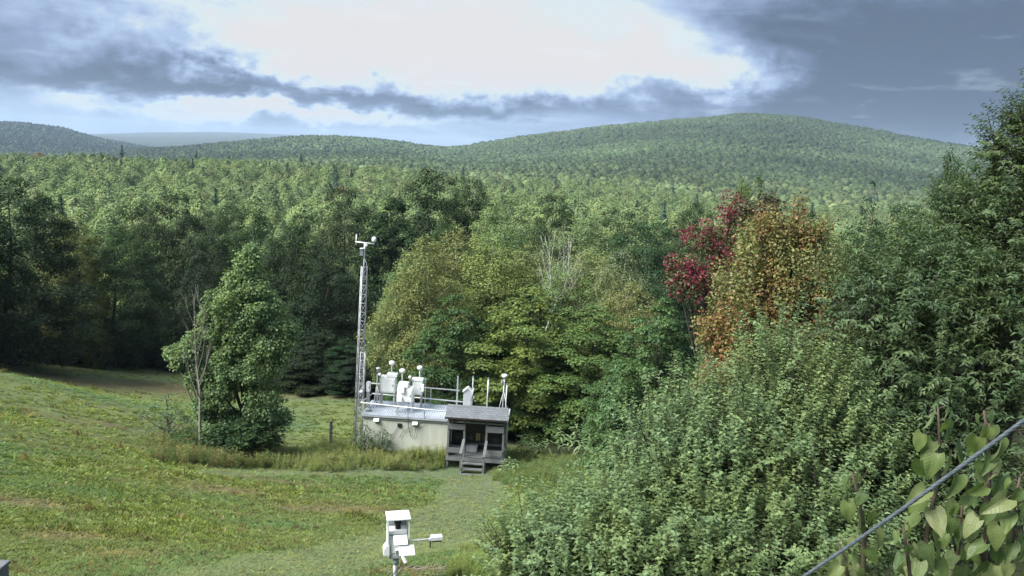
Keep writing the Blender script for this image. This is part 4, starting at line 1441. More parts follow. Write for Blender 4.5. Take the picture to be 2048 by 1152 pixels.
# a-frame stand with a rain shield
t = shelter_thing('sensor_stand', 'grey tripod stand with a white-capped filter at the mast end of the roof', 'sensor', None, L(755, 800, 1.2)[:2] + (SH_H,))
o_ = L(755, 800, 1.2)[:2] + (SH_H,)
tp_ = L(754.5, 750, 1.2)
SB(o_).tube([(tp_[0], 1.2, RZ - 0.03), (tp_[0], 1.2, tp_[2] + 0.05)], 0.022, 8).build('pole', M['galv'], t, smooth=True)
fp = L(756, 745, 1.2)
SB(o_).lathe((fp[0], 1.2, fp[2]), [(0.05, -0.05), (0.06, 0.0), (0.09, 0.16), (0.09, 0.19)], 14).build('filter', M['grey'], t, smooth=True)
SB(o_).lathe((fp[0], 1.2, fp[2] + 0.19), [(0.10, 0.0), (0.105, 0.05), (0.03, 0.075)], 14).build('cap', M['white'], t, smooth=True)
for (a, b) in (((748, 798), (753, 772)), ((763, 800), (755, 772)), ((756, 796), (754, 773))):
    pa, pb = L(a[0], a[1], 1.1), L(b[0], b[1], 1.2)
    SB(o_).tube([(pa[0], pa[1], RZ - 0.02), pb], 0.022, 6).build('leg', M['galv'], t, smooth=True)
for i, (px, py, vv, lab, mt) in enumerate([(759.5, 749, 1.0, 'small white ball sensor beside the widest sampler cabinet', 'white'), (820, 754.5, 1.3, 'small white ball sensor between two sampler cabinets', 'white'),
                                            (851.5, 761.5, 1.2, 'small green capped sensor on a thin stem beside the narrow sampler', 'green')]):
    c = L(px, py, vv)
    t = shelter_thing('sensor', lab, 'sensor', None, (c[0], vv, SH_H))
    o_ = (c[0], vv, SH_H)
    SB(o_).tube([(c[0], vv, RZ - 0.03), (c[0], vv, c[2])], 0.013, 6).build('stem', M['galv'], t)
    if i < 2:
        SB(o_).lathe((c[0], vv, c[2] - 0.075), [(0.03, 0), (0.075, 0.03), (0.085, 0.08), (0.065, 0.13), (0.02, 0.155)], 14).build('ball', M[mt], t, smooth=True)
    else:
        SB(o_).lathe((c[0], vv, c[2] - 0.11), [(0.04, 0), (0.055, 0.02), (0.055, 0.17), (0.065, 0.18), (0.065, 0.215), (0.02, 0.23)], 12).build('housing', M[mt], t, smooth=True)
c = L(735, 850, 0.3)
c = L(738, 823, 0.45)
t = shelter_thing('roof_fitting', 'small dark fitting lying on the ribbed roof at the mast end', 'fitting', None, (c[0], 0.45, SH_H))
SB((c[0], 0.45, SH_H)).box((c[0], 0.45, SH_H + 0.055), (0.34, 0.07, 0.05)).build('base', M['black'], t, 0.008)
SB((c[0], 0.45, SH_H)).lathe((c[0] + 0.05, 0.47, SH_H + 0.07), [(0.05, 0), (0.05, 0.06), (0.035, 0.07), (0.035, 0.14), (0.06, 0.15), (0.05, 0.2)], 12).build('cap', M['grey'], t, smooth=True)

# house-shaped box
a, b = L(926, 806, 1.9), L(944, 784, 1.9)
t = shelter_thing('house_shaped_box', 'pale grey house-shaped box with pointed gable on the shelter roof', 'box', None, (a[0], 1.9, SH_H))
o_ = (a[0], 1.9, SH_H)
pk = L(935, 774.5, 1.9)
cu = (a[0] + b[0]) / 2
SB(o_).prism([(a[0], SH_H + 0.03), (b[0], SH_H + 0.03), (b[0], b[2]), (cu, pk[2] - 0.05), (a[0], b[2])], 1, 1.9, 2.15).build('body', M['greypaint'], t)
for s in (-1, 1):
    e = (cu + s * ((b[0] - a[0]) / 2 + 0.05), b[2] - 0.045)
    SB(o_).prism([(cu, pk[2] - 0.045), (cu, pk[2] + 0.01), (e[0], e[1] + 0.05), (e[0], e[1])], 1, 1.84, 2.2).build('roof_board', M['white_dull'], t)
SB(o_).box((cu, 1.89, (SH_H + b[2]) / 2), ((b[0] - a[0]) * 0.8, 0.012, (b[2] - SH_H) * 0.85)).build('louvre_panel', M['greypaint'], t)

# poles on the roof
for (lab, pt, pb, vv, r, mt) in (('thin grey pole beside the house-shaped box on the shelter roof', (946.5, 753), (944, 810), 2.0, 0.026, 'galv'),
                                 ('pale bare pole standing behind the middle of the porch roof', (977, 757), (973.5, 816), 1.0, 0.032, 'galv_light')):
    a, b = L(*pt, vv), L(*pb, vv)
    t = shelter_thing('roof_pole', lab, 'pole', None, (b[0], vv, SH_H))
    o_ = (b[0], vv, SH_H)
    SB(o_).tube([(b[0], vv, SH_H), a], r, 8).build('pole', M[mt], t, smooth=True)
    SB(o_).lathe((b[0], vv, SH_H), [(0.09, 0.0), (0.09, 0.06), (r + 0.01, 0.09)], 10).build('base', M['galv'], t)
    SB(o_).lathe(a, [(r + 0.012, -0.04), (r + 0.012, 0.015), (0.01, 0.03)], 10).build('cap', M['grey'], t)
t = shelter_thing('inlet_mast', 'white disc-headed inlet on a braced mast at the porch end of the roof', 'sensor', None, (L(1005, 822, 0.9)[0], 0.9, SH_H))
c0 = L(1005, 822, 0.9)
o_ = (c0[0], 0.9, SH_H)
hb, ht = L(1009, 754.5, 0.9), L(1009.3, 748.5, 0.9)
SB(o_).tube([(c0[0], 0.9, SH_H), (hb[0], 0.9, hb[2])], 0.032, 8).build('pole', M['galv_light'], t, smooth=True)
hh = ht[2] - hb[2]
SB(o_).lathe((hb[0], 0.9, hb[2]), [(0.05, -0.07), (0.06, -0.01), (0.13, 0.0), (0.15, hh * 0.4), (0.14, hh * 0.8), (0.09, hh), (0.02, hh * 1.05)], 18).build('inlet_head', M['white'], t, smooth=True)
u2 = L(1004.5, 764, 0.85)
SB(o_).lathe((u2[0], 0.85, u2[2] - 0.09), [(0.045, 0), (0.05, 0.02), (0.05, 0.17), (0.03, 0.19)], 12).build('sensor_cup', M['grey'], t, smooth=True)
SB(o_).tube([(u2[0], 0.85, u2[2]), (hb[0] - 0.02, 0.9, u2[2])], 0.015, 6).build('bracket', M['galv'], t)
mp = L(1007.5, 782, 0.9)
for (px, py, vv) in ((993, 816, 0.5), (1019, 821, 0.7), (1004, 815, 1.6)):
    e = L(px, py, vv)
    SB(o_).tube([mp, (e[0], vv, SH_H + 0.03)], 0.016, 6).build('brace', M['galv'], t, smooth=True)
SB(o_).tube([L(1005, 790, 0.85), L(1003, 800, 0.8), L(1006, 806, 0.8), L(1009, 800, 0.85), L(1009.5, 786, 0.9)], 0.012, 5).build('cable', M['grey'], t, smooth=True)
a, b = L(1014, 768, 0.4), L(1010.5, 826, 0.4)
t = shelter_thing('roof_pole', 'pale pole next to the disc-headed mast at the porch end of the roof', 'pole', None, (b[0], 0.4, SH_H))
SB((b[0], 0.4, SH_H)).tube([(b[0], 0.4, SH_H), a], 0.03, 8).build('pole', M['galv_light'], t, smooth=True)
SB((b[0], 0.4, SH_H)).lathe(a, [(0.042, -0.05), (0.042, 0.015), (0.01, 0.03)], 10).build('cap', M['grey'], t)

# ------------------------------------------------------------------ porch
po = shelter_thing('porch', 'weathered grey wooden porch with shingled roof and steps on the shelter front', 'porch', None, (LP, -DP, 0))
OP = (LP, -DP, 0)


def pbox(nm, c, s, mat='wood', par=None, bev=0.006, rot=None):
    return SB(OP).box(c, s, rot).build(nm, M[mat], par or po, bev)


UL, UR = LP + 0.05, LP + WP - 0.05
EV, RG = 2.62, 2.93
ilu, iru = L(929, 860, -DP)[0], L(973, 865, -DP)[0]
for u in (UL, ilu, iru, UR):
    hgt = EV + 0.06
    pbox('post', (u, -DP + 0.045, hgt / 2 - 0.1), (0.10, 0.09, hgt + 0.2), 'wood_v')
for u in (UL, UR):
    pbox('post', (u, -0.10, EV / 2), (0.09, 0.09, EV + 0.3), 'wood_v')
# deck boards
nb_ = 10
for k in range(nb_):
    v = -DP + (k + 0.5) * (DP - 0.02) / nb_
    pbox('deck_board', (LP + WP / 2, v, 0.62), (WP + 0.02, (DP - 0.02) / nb_ - 0.012, 0.035))
rimz = 0.515
pbox('rim_board', (LP + WP / 2, -DP - 0.03, rimz), (WP + 0.06, 0.04, 0.165))
pbox('rim_board', (LP + WP + 0.02, -DP / 2, rimz), (0.035, DP - 0.03, 0.165))
pbox('rim_board', (LP - 0.02, -DP / 2, rimz), (0.035, DP - 0.03, 0.165))
# low rail boards and high boards either side of the steps
for (x0, x1, y0, y1, nm) in ((893, 923, 895.5, 905.5, 'rail_board'), (968, 1005, 902, 912, 'rail_board'), (895, 931, 848, 859, 'header_board'), (972, 1009, 853.5, 866, 'header_board')):
    a, b = L(x0, y1, -DP - 0.03), L(x1, y0, -DP - 0.03)
    zt, zb_ = b[2], L((x0 + x1) / 2, y1, -DP - 0.03)[2]
    zt = L((x0 + x1) / 2, y0, -DP - 0.03)[2]
    pbox(nm, ((a[0] + b[0]) / 2, -DP - 0.025, (zt + zb_) / 2), (b[0] - a[0], 0.035, zt - zb_))
for s, u in ((-1, LP - 0.0), (1, LP + WP - 0.0)):
    zz = L(908, 900, -DP)[2]
    pbox('rail_board', (u + s * 0.02, -DP / 2, zz), (0.035, DP - 0.05, 0.22))
    pbox('header_board', (u + s * 0.02, -DP / 2, 2.25), (0.035, DP - 0.05, 0.24))
# beams under the roof
pbox('beam', (LP + WP / 2, -DP + 0.05, EV - 0.03), (WP + 0.1, 0.06, 0.13))
for k in range(7):
    u = LP + 0.2 + k * (WP - 0.4) / 6
    SB(OP).bar((u, -DP - 0.22, EV - 0.01), (u, -0.62, RG - 0.08), 0.045, 0.10).build('rafter', M['wood'], po)
pbox('shade_side_panel', (LP + 0.03, -DP / 2 - 0.05, 1.55), (0.03, DP - 0.25, 1.85), 'wood_dark', bev=0)  # dark panel added on the left to darken the porch interior
pbox('shade_top_panel', (LP + WP / 2, -DP / 2 + 0.1, EV - 0.11), (WP - 0.25, DP - 0.3, 0.02), 'wood_dark', bev=0)  # second added panel, overhead, keeps light out of the porch
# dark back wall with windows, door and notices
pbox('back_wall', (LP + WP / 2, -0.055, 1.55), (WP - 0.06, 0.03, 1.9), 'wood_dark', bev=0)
for (x0, x1, y0, y1) in ((908, 926, 868, 880), (931, 948, 869, 881), (963, 978, 870, 882), (983, 1001, 871, 884)):
    a, b = L(x0, y1, -0.09), L(x1, y0, -0.09)
    wn = pbox('window', ((a[0] + b[0]) / 2, -0.085, (a[2] + b[2]) / 2), (b[0] - a[0], 0.02, b[2] - a[2]), 'wood_dark', bev=0)
    pbox('pane', ((a[0] + b[0]) / 2, -0.099, (a[2] + b[2]) / 2), (b[0] - a[0] - 0.10, 0.012, b[2] - a[2] - 0.09), 'glass', wn, 0)
a, b = L(951, 881, -0.1), L(961, 867, -0.1)
for k in range(2):
    pbox('notice', (a[0] + (b[0] - a[0]) * (0.25 + 0.5 * k), -0.08, (a[2] + b[2]) / 2), ((b[0] - a[0]) * 0.4, 0.012, b[2] - a[2]), 'yellow', bev=0)
zz = L(960, 888, -0.1)[2]
pbox('shelf_board', (LP + WP / 2 + 0.25, -0.12, zz), (WP - 0.8, 0.12, 0.09))
# steps
su0, su1 = L(922.5, 935, -DP - 0.4)[0], L(966, 938, -DP - 0.4)[0]
foot = gz(*(SH0 + SU * ((su0 + su1) / 2) + SV * (-DP - 0.95))[:2]) - SH0[2]
for k, (v, z_) in enumerate(((-DP - 0.20, 0.40), (-DP - 0.48, 0.22), (-DP - 0.76, 0.04))):
    pbox('step', ((su0 + su1) / 2, v, z_), (su1 - su0 - 0.08, 0.26, 0.045))
for u in (su0, su1):
    SB(OP).prism([(-DP - 0.04, 0.55), (-DP - 0.92, -0.02), (-DP - 0.92, foot - 0.1), (-DP - 0.75, foot - 0.1), (-DP - 0.04, 0.22)], 0, u - 0.022, u + 0.022).build('stringer', M['wood'], po)
    s = -1 if u == su0 else 1
    n0 = L(920, 908, -DP - 0.62) if s < 0 else L(967, 915, -DP - 0.62)
    SB(OP).bar((u + s * 0.03, -DP - 0.62, foot - 0.15), (u + s * 0.03, -DP - 0.62, n0[2] + 0.03), 0.085, 0.085, (0, 1, 0)).build('newel_post', M['wood_v'], po)
    top = L(928, 878, -DP) if s < 0 else L(973, 882, -DP)
    SB(OP).bar((top[0], -DP - 0.02, top[2]), (u + s * 0.03, -DP - 0.72, n0[2] + 0.04), 0.13, 0.045).build('hand_rail', M['wood'], po)
# shingled roof: ridge along the front, eave towards the steps
E0, E1, VR = -DP - 0.27, 0.12, -0.62
slope = math.atan2(RG - EV, VR - E0)
slen = math.hypot(RG - EV, VR - E0)
rfp = SB(OP).prism([(E0, EV), (VR, RG), (E1, EV + 0.05), (E1, EV + 0.02), (VR, RG - 0.05), (E0, EV - 0.04)], 0, LP - 0.08, LP + WP + 0.08).build('roof_deck', M['wood'], po)
ncr, nsh = 6, 11
gs = random.Random(5)
for r in range(ncr):
    s0 = (r) / ncr * slen
    for k in range(-1, nsh):
        w_ = (WP + 0.2) / nsh
        u0 = LP - 0.10 + (k + (0.5 if r % 2 else 0)) * w_
        ua, ub = max(u0, LP - 0.10), min(u0 + w_, LP + WP + 0.10)
        if ub - ua < 0.03:
            continue
        lift = 0.022 + gs.uniform(0, 0.006)
        sa, sb = s0 - 0.02, s0 + slen / ncr * 1.12
        zz = lambda s_: EV + s_ * math.sin(slope)
        vv = lambda s_: E0 + s_ * math.cos(slope)
        sb = min(sb, slen - 0.005)
        g_ = 0.004
        SB(OP).add([(ua + g_, vv(sa), zz(sa) + lift), (ub - g_, vv(sa), zz(sa) + lift), (ub - g_, vv(sb), zz(sb) + 0.012), (ua + g_, vv(sb), zz(sb) + 0.012),
                    (ua + g_, vv(sa), zz(sa) + lift - 0.016), (ub - g_, vv(sa), zz(sa) + lift - 0.016), (ub - g_, vv(sb), zz(sb) + 0.001), (ua + g_, vv(sb), zz(sb) + 0.001)],
                   [(0, 1, 2, 3), (4, 7, 6, 5), (0, 4, 5, 1), (1, 5, 6, 2), (2, 6, 7, 3), (3, 7, 4, 0)]).build('shingle', M['shingle'], rfp)
for k in range(9):
    w_ = (WP + 0.2) / 9
    u0 = LP - 0.10 + k * w_
    SB(OP).prism([(VR - 0.13, RG - 0.012), (VR, RG + 0.035), (VR + 0.13, RG - 0.005), (VR + 0.12, RG - 0.03), (VR, RG + 0.008), (VR - 0.12, RG - 0.04)], 0, u0 + 0.004, u0 + w_ - 0.004 + 0.0).build('ridge_cap', M['shingle'], rfp)
for u in (LP - 0.10, LP + WP + 0.10):
    SB(OP).bar((u, E0 - 0.01, EV - 0.05), (u, VR, RG - 0.06), 0.03, 0.13).build('barge_board', M['wood'], po)
pbox('eave_board', (LP + WP / 2, E0 - 0.012, EV - 0.035), (WP + 0.18, 0.025, 0.09), 'wood_dark')
# things kept on the porch
c = L(909, 894, -0.6)
t = shelter_thing('storage_box', 'pale flat storage box on the porch floor left of the steps', 'box', None, (c[0], -0.6, 0.64))
SB((c[0], -0.6, 0.64)).box((c[0], -0.6, 0.75), (0.5, 0.35, 0.22)).build('body', M['white_dull'], t, 0.015)
SB((c[0], -0.6, 0.64)).box((c[0], -0.6, 0.875), (0.54, 0.38, 0.03)).build('lid', M['white_dull'], t, 0.01)
c = L(943, 898, -0.5)
t = shelter_thing('storage_box', 'grey storage box on the porch floor behind the steps', 'box', None, (c[0], -0.45, 0.64))
SB((c[0], -0.45, 0.64)).box((c[0], -0.45, 0.77), (0.55, 0.35, 0.26)).build('body', M['greypaint'], t, 0.015)
SB((c[0], -0.45, 0.64)).box((c[0], -0.45, 0.915), (0.59, 0.38, 0.03)).build('lid', M['greypaint'], t, 0.01)

# ------------------------------------------------------------------ lattice mast


def lattice(name, label, base, top, w0, w1, levels, legr, brr, cat='mast', yaw=0.35):
    base, top = Vector(base), Vector(top)
    rt = empty(name, base, 0, label, cat)
    ax = top - base

    def pt(k, q):
        a = yaw + k * 2.0944
        wv = w0 + (w1 - w0) * q
        return ax * q + Vector((math.cos(a), math.sin(a), 0)) * (wv / math.sqrt(3))
    for k in range(3):
        MB().tube([pt(k, 0) - Vector((0, 0, 0.2)), pt(k, 0.5), pt(k, 1)], legr, 7).build('leg', M['mast'], rt, smooth=True)
    for i in range(levels + 1):
        q = 0.03 + 0.965 * i / levels
        rb = MB()
        for k in range(3):
            rb.tube([pt(k, q), pt((k + 1) % 3, q)], brr, 5)
        rb.build('rung', M['mast'], rt, smooth=True)
        if i < levels:
            q2 = 0.03 + 0.965 * (i + 1) / levels
            bb = MB()
            for k in range(3):
                if i % 2:
                    bb.tube([pt(k, q), pt((k + 1) % 3, q2)], brr * 0.85, 5)
                else:
                    bb.tube([pt((k + 1) % 3, q), pt(k, q2)], brr * 0.85, 5)
            bb.build('brace', M['mast'], rt, smooth=True)
    return rt


TY = 43.6
tb = at(713.5, 868, TY)
tt_ = at(727.5, 533, TY)
tzb = gz(tb[0], TY)
bpx = tb + (tb - tt_) / (tb[2] - tt_[2]) * (tzb - tb[2])
mast = lattice('lattice_mast', 'tall slim galvanised lattice mast with a wind sensor cross-arm beside the shelter', bpx, tt_, 0.42, 0.30, 20, 0.028, 0.016)
ob = Vector(bpx)


def mrel(px, py, Y=TY):
    return Vector(at(px, py, Y)) - ob


MB().tube([mrel(727, 560), mrel(729.5, 486)], 0.035, 8).build('top_pole', M['galv_light'], mast, smooth=True)
arm = MB().tube([mrel(710.5, 483.5), mrel(748.5, 488)], 0.032, 8).build('cross_arm', M['white'], mast, smooth=True)
MB().tube([mrel(713, 469), mrel(712, 490.5)], 0.024, 8).build('antenna', M['white'], arm, smooth=True)
a = mrel(748, 483)
MB().lathe(a + Vector((0, 0, -0.02)), [(0.05, 0), (0.10, 0.02), (0.11, 0.10), (0.105, 0.2), (0.06, 0.24), (0.02, 0.25)], 14).build('wind_sensor', M['white'], arm, smooth=True)
MB().tube([mrel(747.5, 489), mrel(748, 482)], 0.02, 6).build('sensor_stem', M['white'], arm)
a = mrel(732, 491, TY - 0.15)
MB().lathe(a + Vector((0, 0, -0.06)), [(0.06, 0), (0.075, 0.03), (0.075, 0.09), (0.04, 0.13)], 12).build('light_sensor', M['white'], mast, smooth=True)
a = mrel(724, 505, TY - 0.1)
MB().box(a, (0.16, 0.14, 0.34)).build('junction_box', M['grey'], mast, 0.012)
MB().lathe(a + Vector((0, 0, 0.17)), [(0.12, 0), (0.11, 0.04), (0.03, 0.06)], 12).build('box_cap', M['white_dull'], mast, smooth=True)
MB().tube([mrel(729, 518, TY - 0.1), mrel(733, 526, TY - 0.2), mrel(734, 545, TY - 0.2), mrel(730, 640, TY - 0.2), mrel(724, 760, TY - 0.2)], 0.018, 5).build('cable', M['grey'], mast, smooth=True)
sb0 = at(724.5, 800, TY - 0.5)
s_top = at(727.5, 704, TY - 0.5)
sbz = gz(sb0[0], TY - 0.5)
lattice('short_lattice_mast', 'short lattice mast standing against the tall mast at the shelter end', (sb0[0] - 0.08, TY - 0.5, sbz), s_top, 0.30, 0.26, 12, 0.02, 0.012, yaw=1.0)
for (px, py, lab) in ((741, 784, None),):
    pass
a = at(719.5, 783, TY - 0.7)
t = empty('camera_dome', a, 0, 'small white camera dome bracketed to the lattice masts', 'camera')
MB().lathe((0.08, 0, -0.08), [(0.03, 0), (0.08, 0.03), (0.09, 0.10), (0.06, 0.14), (0.02, 0.15)], 14).build('dome', M['white'], t, smooth=True)
MB().bar((0.05, 0.0, 0.06), (0.05, 0.75, 0.08), 0.05, 0.03).build('bracket', M['galv'], t)

# weathered post in the field
x, y, z = on_ground(660.5, 898)
t = empty('wooden_post', (x, y, z), 0.3, 'lone weathered grey wooden post with a small metal fitting in the field', 'post')
tpz = at(663.5, 841, y)[2] - z
MB().prism([(-0.075, -0.3), (0.075, -0.3), (0.085, tpz - 0.04), (0.03, tpz), (-0.06, tpz - 0.02)], 1, -0.07, 0.07).build('post', M['deadwood'], t, 0.006)
MB().box((0.11, -0.03, tpz * 0.72), (0.08, 0.06, 0.10)).build('metal_fitting', M['galv'], t, 0.01)

# ------------------------------------------------------------------ instrument on a post in the near field
IY = 13.9


def I(px, py, dy=0.0):
    return Vector(at(px, py, IY + dy))


ic = I(793, 1150)
ig = gz(ic.x, IY)
root = Vector((ic.x, IY, ig))
ins = empty('field_instrument', root + Vector((0.045, 0, 0)), 0, 'white hooded instrument on a grey post with a side-arm sensor in the mown field', 'instrument', rot=(0, R(-1.5), R(13)))


def ip(*a):
    return I(*a) - root


class IB(MB):
    pass


pt_ = ip(791, 1108, 0.12)
MB().tube([Vector((pt_.x - 0.01, pt_.y, -0.3)), pt_], 0.036, 14).build('post', M['galv'], ins, smooth=True)
MB().lathe(ip(791, 1124, 0.12), [(0.05, -0.02), (0.05, 0.05), (0.042, 0.07)], 14).build('post_collar', M['greypaint'], ins, smooth=True)
# housing: top cap, four uprights, back plate
tl, tr = ip(774.5, 1039.5), ip(819, 1039.5)
bl_, brr_ = ip(777, 1112), ip(817.5, 1112)
dpt = 0.30
wid = tr.x - tl.x
hz = tl.z
lz = bl_.z
xc0 = (tl.x + tr.x) / 2
yaxis = Vector((0, 1, 0))
cap = MB().prism([(tl.x - 0.015, hz + 0.005), (tr.x + 0.012, hz + 0.005), (tr.x + 0.012, hz + 0.035), (tl.x - 0.015, hz + 0.035)], 1, -0.02, dpt + 0.03).build('hood', M['white'], ins, 0.006)
for (xx, yy) in ((tl.x + 0.014, 0.012), (tr.x - 0.014, 0.012), (tl.x + 0.014, dpt - 0.012), (tr.x - 0.014, dpt - 0.012)):
    MB().box((xx, yy, (hz + lz) / 2), (0.022, 0.022, hz - lz)).build('upright', M['white'], ins, 0.003)
MB().box((tl.x + 0.004, dpt / 2, (hz + lz) / 2 - 0.08), (0.008, dpt - 0.06, (hz - lz) * 0.72)).build('side_plate', M['white_dull'], ins)
MB().box((xc0, dpt - 0.006, (hz + lz) / 2), (wid - 0.06, 0.008, hz - lz - 0.01)).build('back_plate', M['greypaint'], ins)
sh_ = ip(797, 1063, 0.02)
inner_top = ip(797, 1052, 0.12)
bx_ = MB().box((xc0 - 0.005, 0.15, (sh_.z + lz) / 2 + 0.0), (wid - 0.075, 0.20, sh_.z - lz + 0.02)).build('inner_cabinet', M['white'], ins, 0.008)
MB().box((xc0 - 0.005, 0.046, sh_.z - 0.06), (wid - 0.085, 0.012, 0.018)).build('seal', M['grey'], bx_)
MB().box((xc0 - 0.005, 0.043, (sh_.z + lz) / 2 - 0.05), (wid - 0.12, 0.012, (sh_.z - lz) * 0.55)).build('door', M['white'], bx_, 0.004)
MB().lathe((xc0 - 0.005, 0.13, sh_.z + 0.01), [(0.045, 0.0), (0.047, 0.08), (0.043, 0.085), (0.056, 0.09), (0.06, 0.12), (0.05, 0.125)], 18).build('lens', M['black'], ins, smooth=False)
MB().box((xc0 + 0.075, 0.12, sh_.z + 0.035), (0.06, 0.06, 0.05)).build('control_box', M['white'], ins, 0.006)
# tilted sun-facing panels
r1 = Matrix.Rotation(R(-48), 3, 'X')
p1 = ip(798, 1080, -0.03)
MB().box(p1, (0.225, 0.17, 0.012), Matrix.Rotation(R(42), 3, 'X')).build('tilted_panel', M['white'], ins, 0.003)
p2 = ip(806.5, 1102, -0.14)
MB().box(p2, (0.255, 0.20, 0.014), Matrix.Rotation(R(30), 3, 'X') @ Matrix.Rotation(R(3), 3, 'Y')).build('tilted_panel', M['white'], ins, 0.003)
MB().bar(ip(799, 1112, -0.10), ip(804, 1127, -0.14), 0.055, 0.02, (0, 1, 0)).build('bracket', M['white'], ins, 0.003)
MB().bar(ip(790, 1098, -0.05), ip(794, 1108, 0.05), 0.05, 0.03).build('bracket', M['white'], ins)
hd = ip(772, 1094, 0.08)
MB().prism([(-0.05, -0.09), (0.05, -0.09), (0.05, 0.10), (0.0, 0.09), (-0.05, 0.02)], 1, -0.08, 0.08).build('side_hood', M['white'], ins, 0.006).location = hd
MB().bar(ip(777, 1105, 0.08), ip(780, 1115, 0.1), 0.03, 0.05).build('hood_bracket', M['white_dull'], ins)
MB().box((xc0 - 0.03, 0.13, lz - 0.02), (wid * 0.62, 0.2, 0.06)).build('base_tray', M['greypaint'], ins, 0.008)
# side arm
sarm = MB().tube([ip(815, 1084.5, 0.1), ip(861, 1085, 0.1)], 0.015, 10).build('side_arm', M['white'], ins, smooth=True)
s0 = ip(861, 1085, 0.1)
s1 = ip(885, 1087, 0.1)
hl = s1.x - s0.x
hdm = MB()
hdm.box((s0.x + hl * 0.35, s0.y, s0.z + 0.016), (hl * 0.66, 0.12, 0.065))
hdm.box((s0.x + hl * 0.83, s0.y - 0.034, s0.z + 0.016), (hl * 0.34, 0.052, 0.065))
hdm.box((s0.x + hl * 0.83, s0.y + 0.034, s0.z + 0.016), (hl * 0.34, 0.052, 0.065))
hdm.build('sensor_head', M['white'], sarm, 0.004)
MB().box((s0.x + hl * 0.55, s0.y - 0.01, s0.z - 0.028), (hl * 0.85, 0.08, 0.03)).build('sensor_base', M['black'], sarm, 0.004)
MB().lathe((s0.x - 0.005, s0.y - 0.03, s0.z - 0.03), [(0.025, 0), (0.03, 0.01), (0.03, 0.05), (0.02, 0.06)], 12).build('clamp', M['galv'], sarm, smooth=True)
MB().tube([(s0.x - 0.005, s0.y - 0.03, s0.z - 0.14), (s0.x - 0.005, s0.y - 0.03, s0.z - 0.03)], 0.011, 8).build('cable_gland', M['black'], sarm)
MB().tube([ip(800, 1122, 0.0), ip(797, 1132, 0.0), ip(788, 1142, 0.02), ip(779, 1152, 0.05), ip(772, 1166, 0.08)], 0.007, 6).build('cable', M['black'], ins, smooth=True)

# brush pile on the ground behind the post
gs = random.Random(11)
c = on_ground(840, 1143)
bp = empty('brush_pile', c, 0, 'low scatter of dry grey branches on bare ground beside the instrument post', 'branches')
for k in range(46):
    x_, y_ = gs.gauss(0, 0.42), gs.gauss(0, 0.2)
    an = gs.gauss(0, 0.7)
    ln = gs.uniform(0.15, 0.5)
    zg = gz(c[0] + x_, c[1] + y_) - c[2]
    zg2 = gz(c[0] + x_ + math.cos(an) * ln, c[1] + y_ + math.sin(an) * ln) - c[2]
    MB().tube([(x_, y_, zg + 0.015), (x_ + math.cos(an) * ln * .5, y_ + math.sin(an) * ln * .5, (zg + zg2) / 2 + gs.uniform(.02, .06)), (x_ + math.cos(an) * ln, y_ + math.sin(an) * ln, zg2 + 0.02)],
              [0.016, 0.012, 0.006], 5).build('branch', M['mulch'], bp, smooth=True)

# corner of a weathered wooden platform at the foot of the camera building
pc = Vector(at(23, 1119, 9.0))
pgz = gz(pc.x - 0.6, 8.4)
pl = empty('wooden_platform', (pc.x - 0.6, 8.4, pgz), 0, 'weathered wooden platform, only its boarded corner showing beside the field', 'platform')
h_ = pc.z - pgz
for k in range(6):
    MB().box((0.0 - 0.02 * 0, 0.6 - 0.105 - k * 0.2, h_ - 0.02), (1.2, 0.19, 0.04)).build('top_board', M['wood'], pl, 0.005)
for k in range(6):
    MB().box((0.565, 0.6 - 0.11 - k * 0.2, h_ / 2 - 0.14), (0.03, 0.18, h_ + 0.2)).build('side_board', M['wood_v'], pl, 0.004)
for k in range(6):
    MB().box((0.45 - k * 0.2, 0.565, h_ / 2 - 0.14), (0.18, 0.03, h_ + 0.2)).build('back_board', M['wood_v'], pl, 0.004)
for (sx, sy) in ((-1, -1), (-1, 1), (1, -1), (1, 1)):
    MB().box((sx * 0.49, sy * 0.49 , h_ / 2 - 0.2), (0.09, 0.09, h_ + 0.25)).build('leg', M['wood_v'], pl)

# ------------------------------------------------------------------ near trees whose leaves can be told apart


def leaf_unit(name, mat, detail_w=0.5, fold=0.2, droop=0.25, curl=0.0):
    """a leaf of unit length along +y, normal +z, six rows of points either side of the midrib"""
    rows = [(0.0, 0.0), (0.12, 0.55), (0.35, 1.0), (0.6, 0.92), (0.82, 0.5), (1.0, 0.0)]
    V, F = [], []
    for (t, w_) in rows:
        z = -droop * t * t
        hw = detail_w * 0.5 * w_
        V += [(-hw, t, z + hw * fold * 2), (0, t, z), (hw, t, z + hw * fold * 2 + curl * hw)]
    for r in range(len(rows) - 1):
        b = r * 3
        F += [(b, b + 1, b + 4, b + 3), (b + 1, b + 2, b + 5, b + 4)]
    me = bpy.data.meshes.new(name)
    me.from_pydata(V, [], F)
    me.polygons.foreach_set('use_smooth', [True] * len(F))
    me.materials.append(mat)
    return me


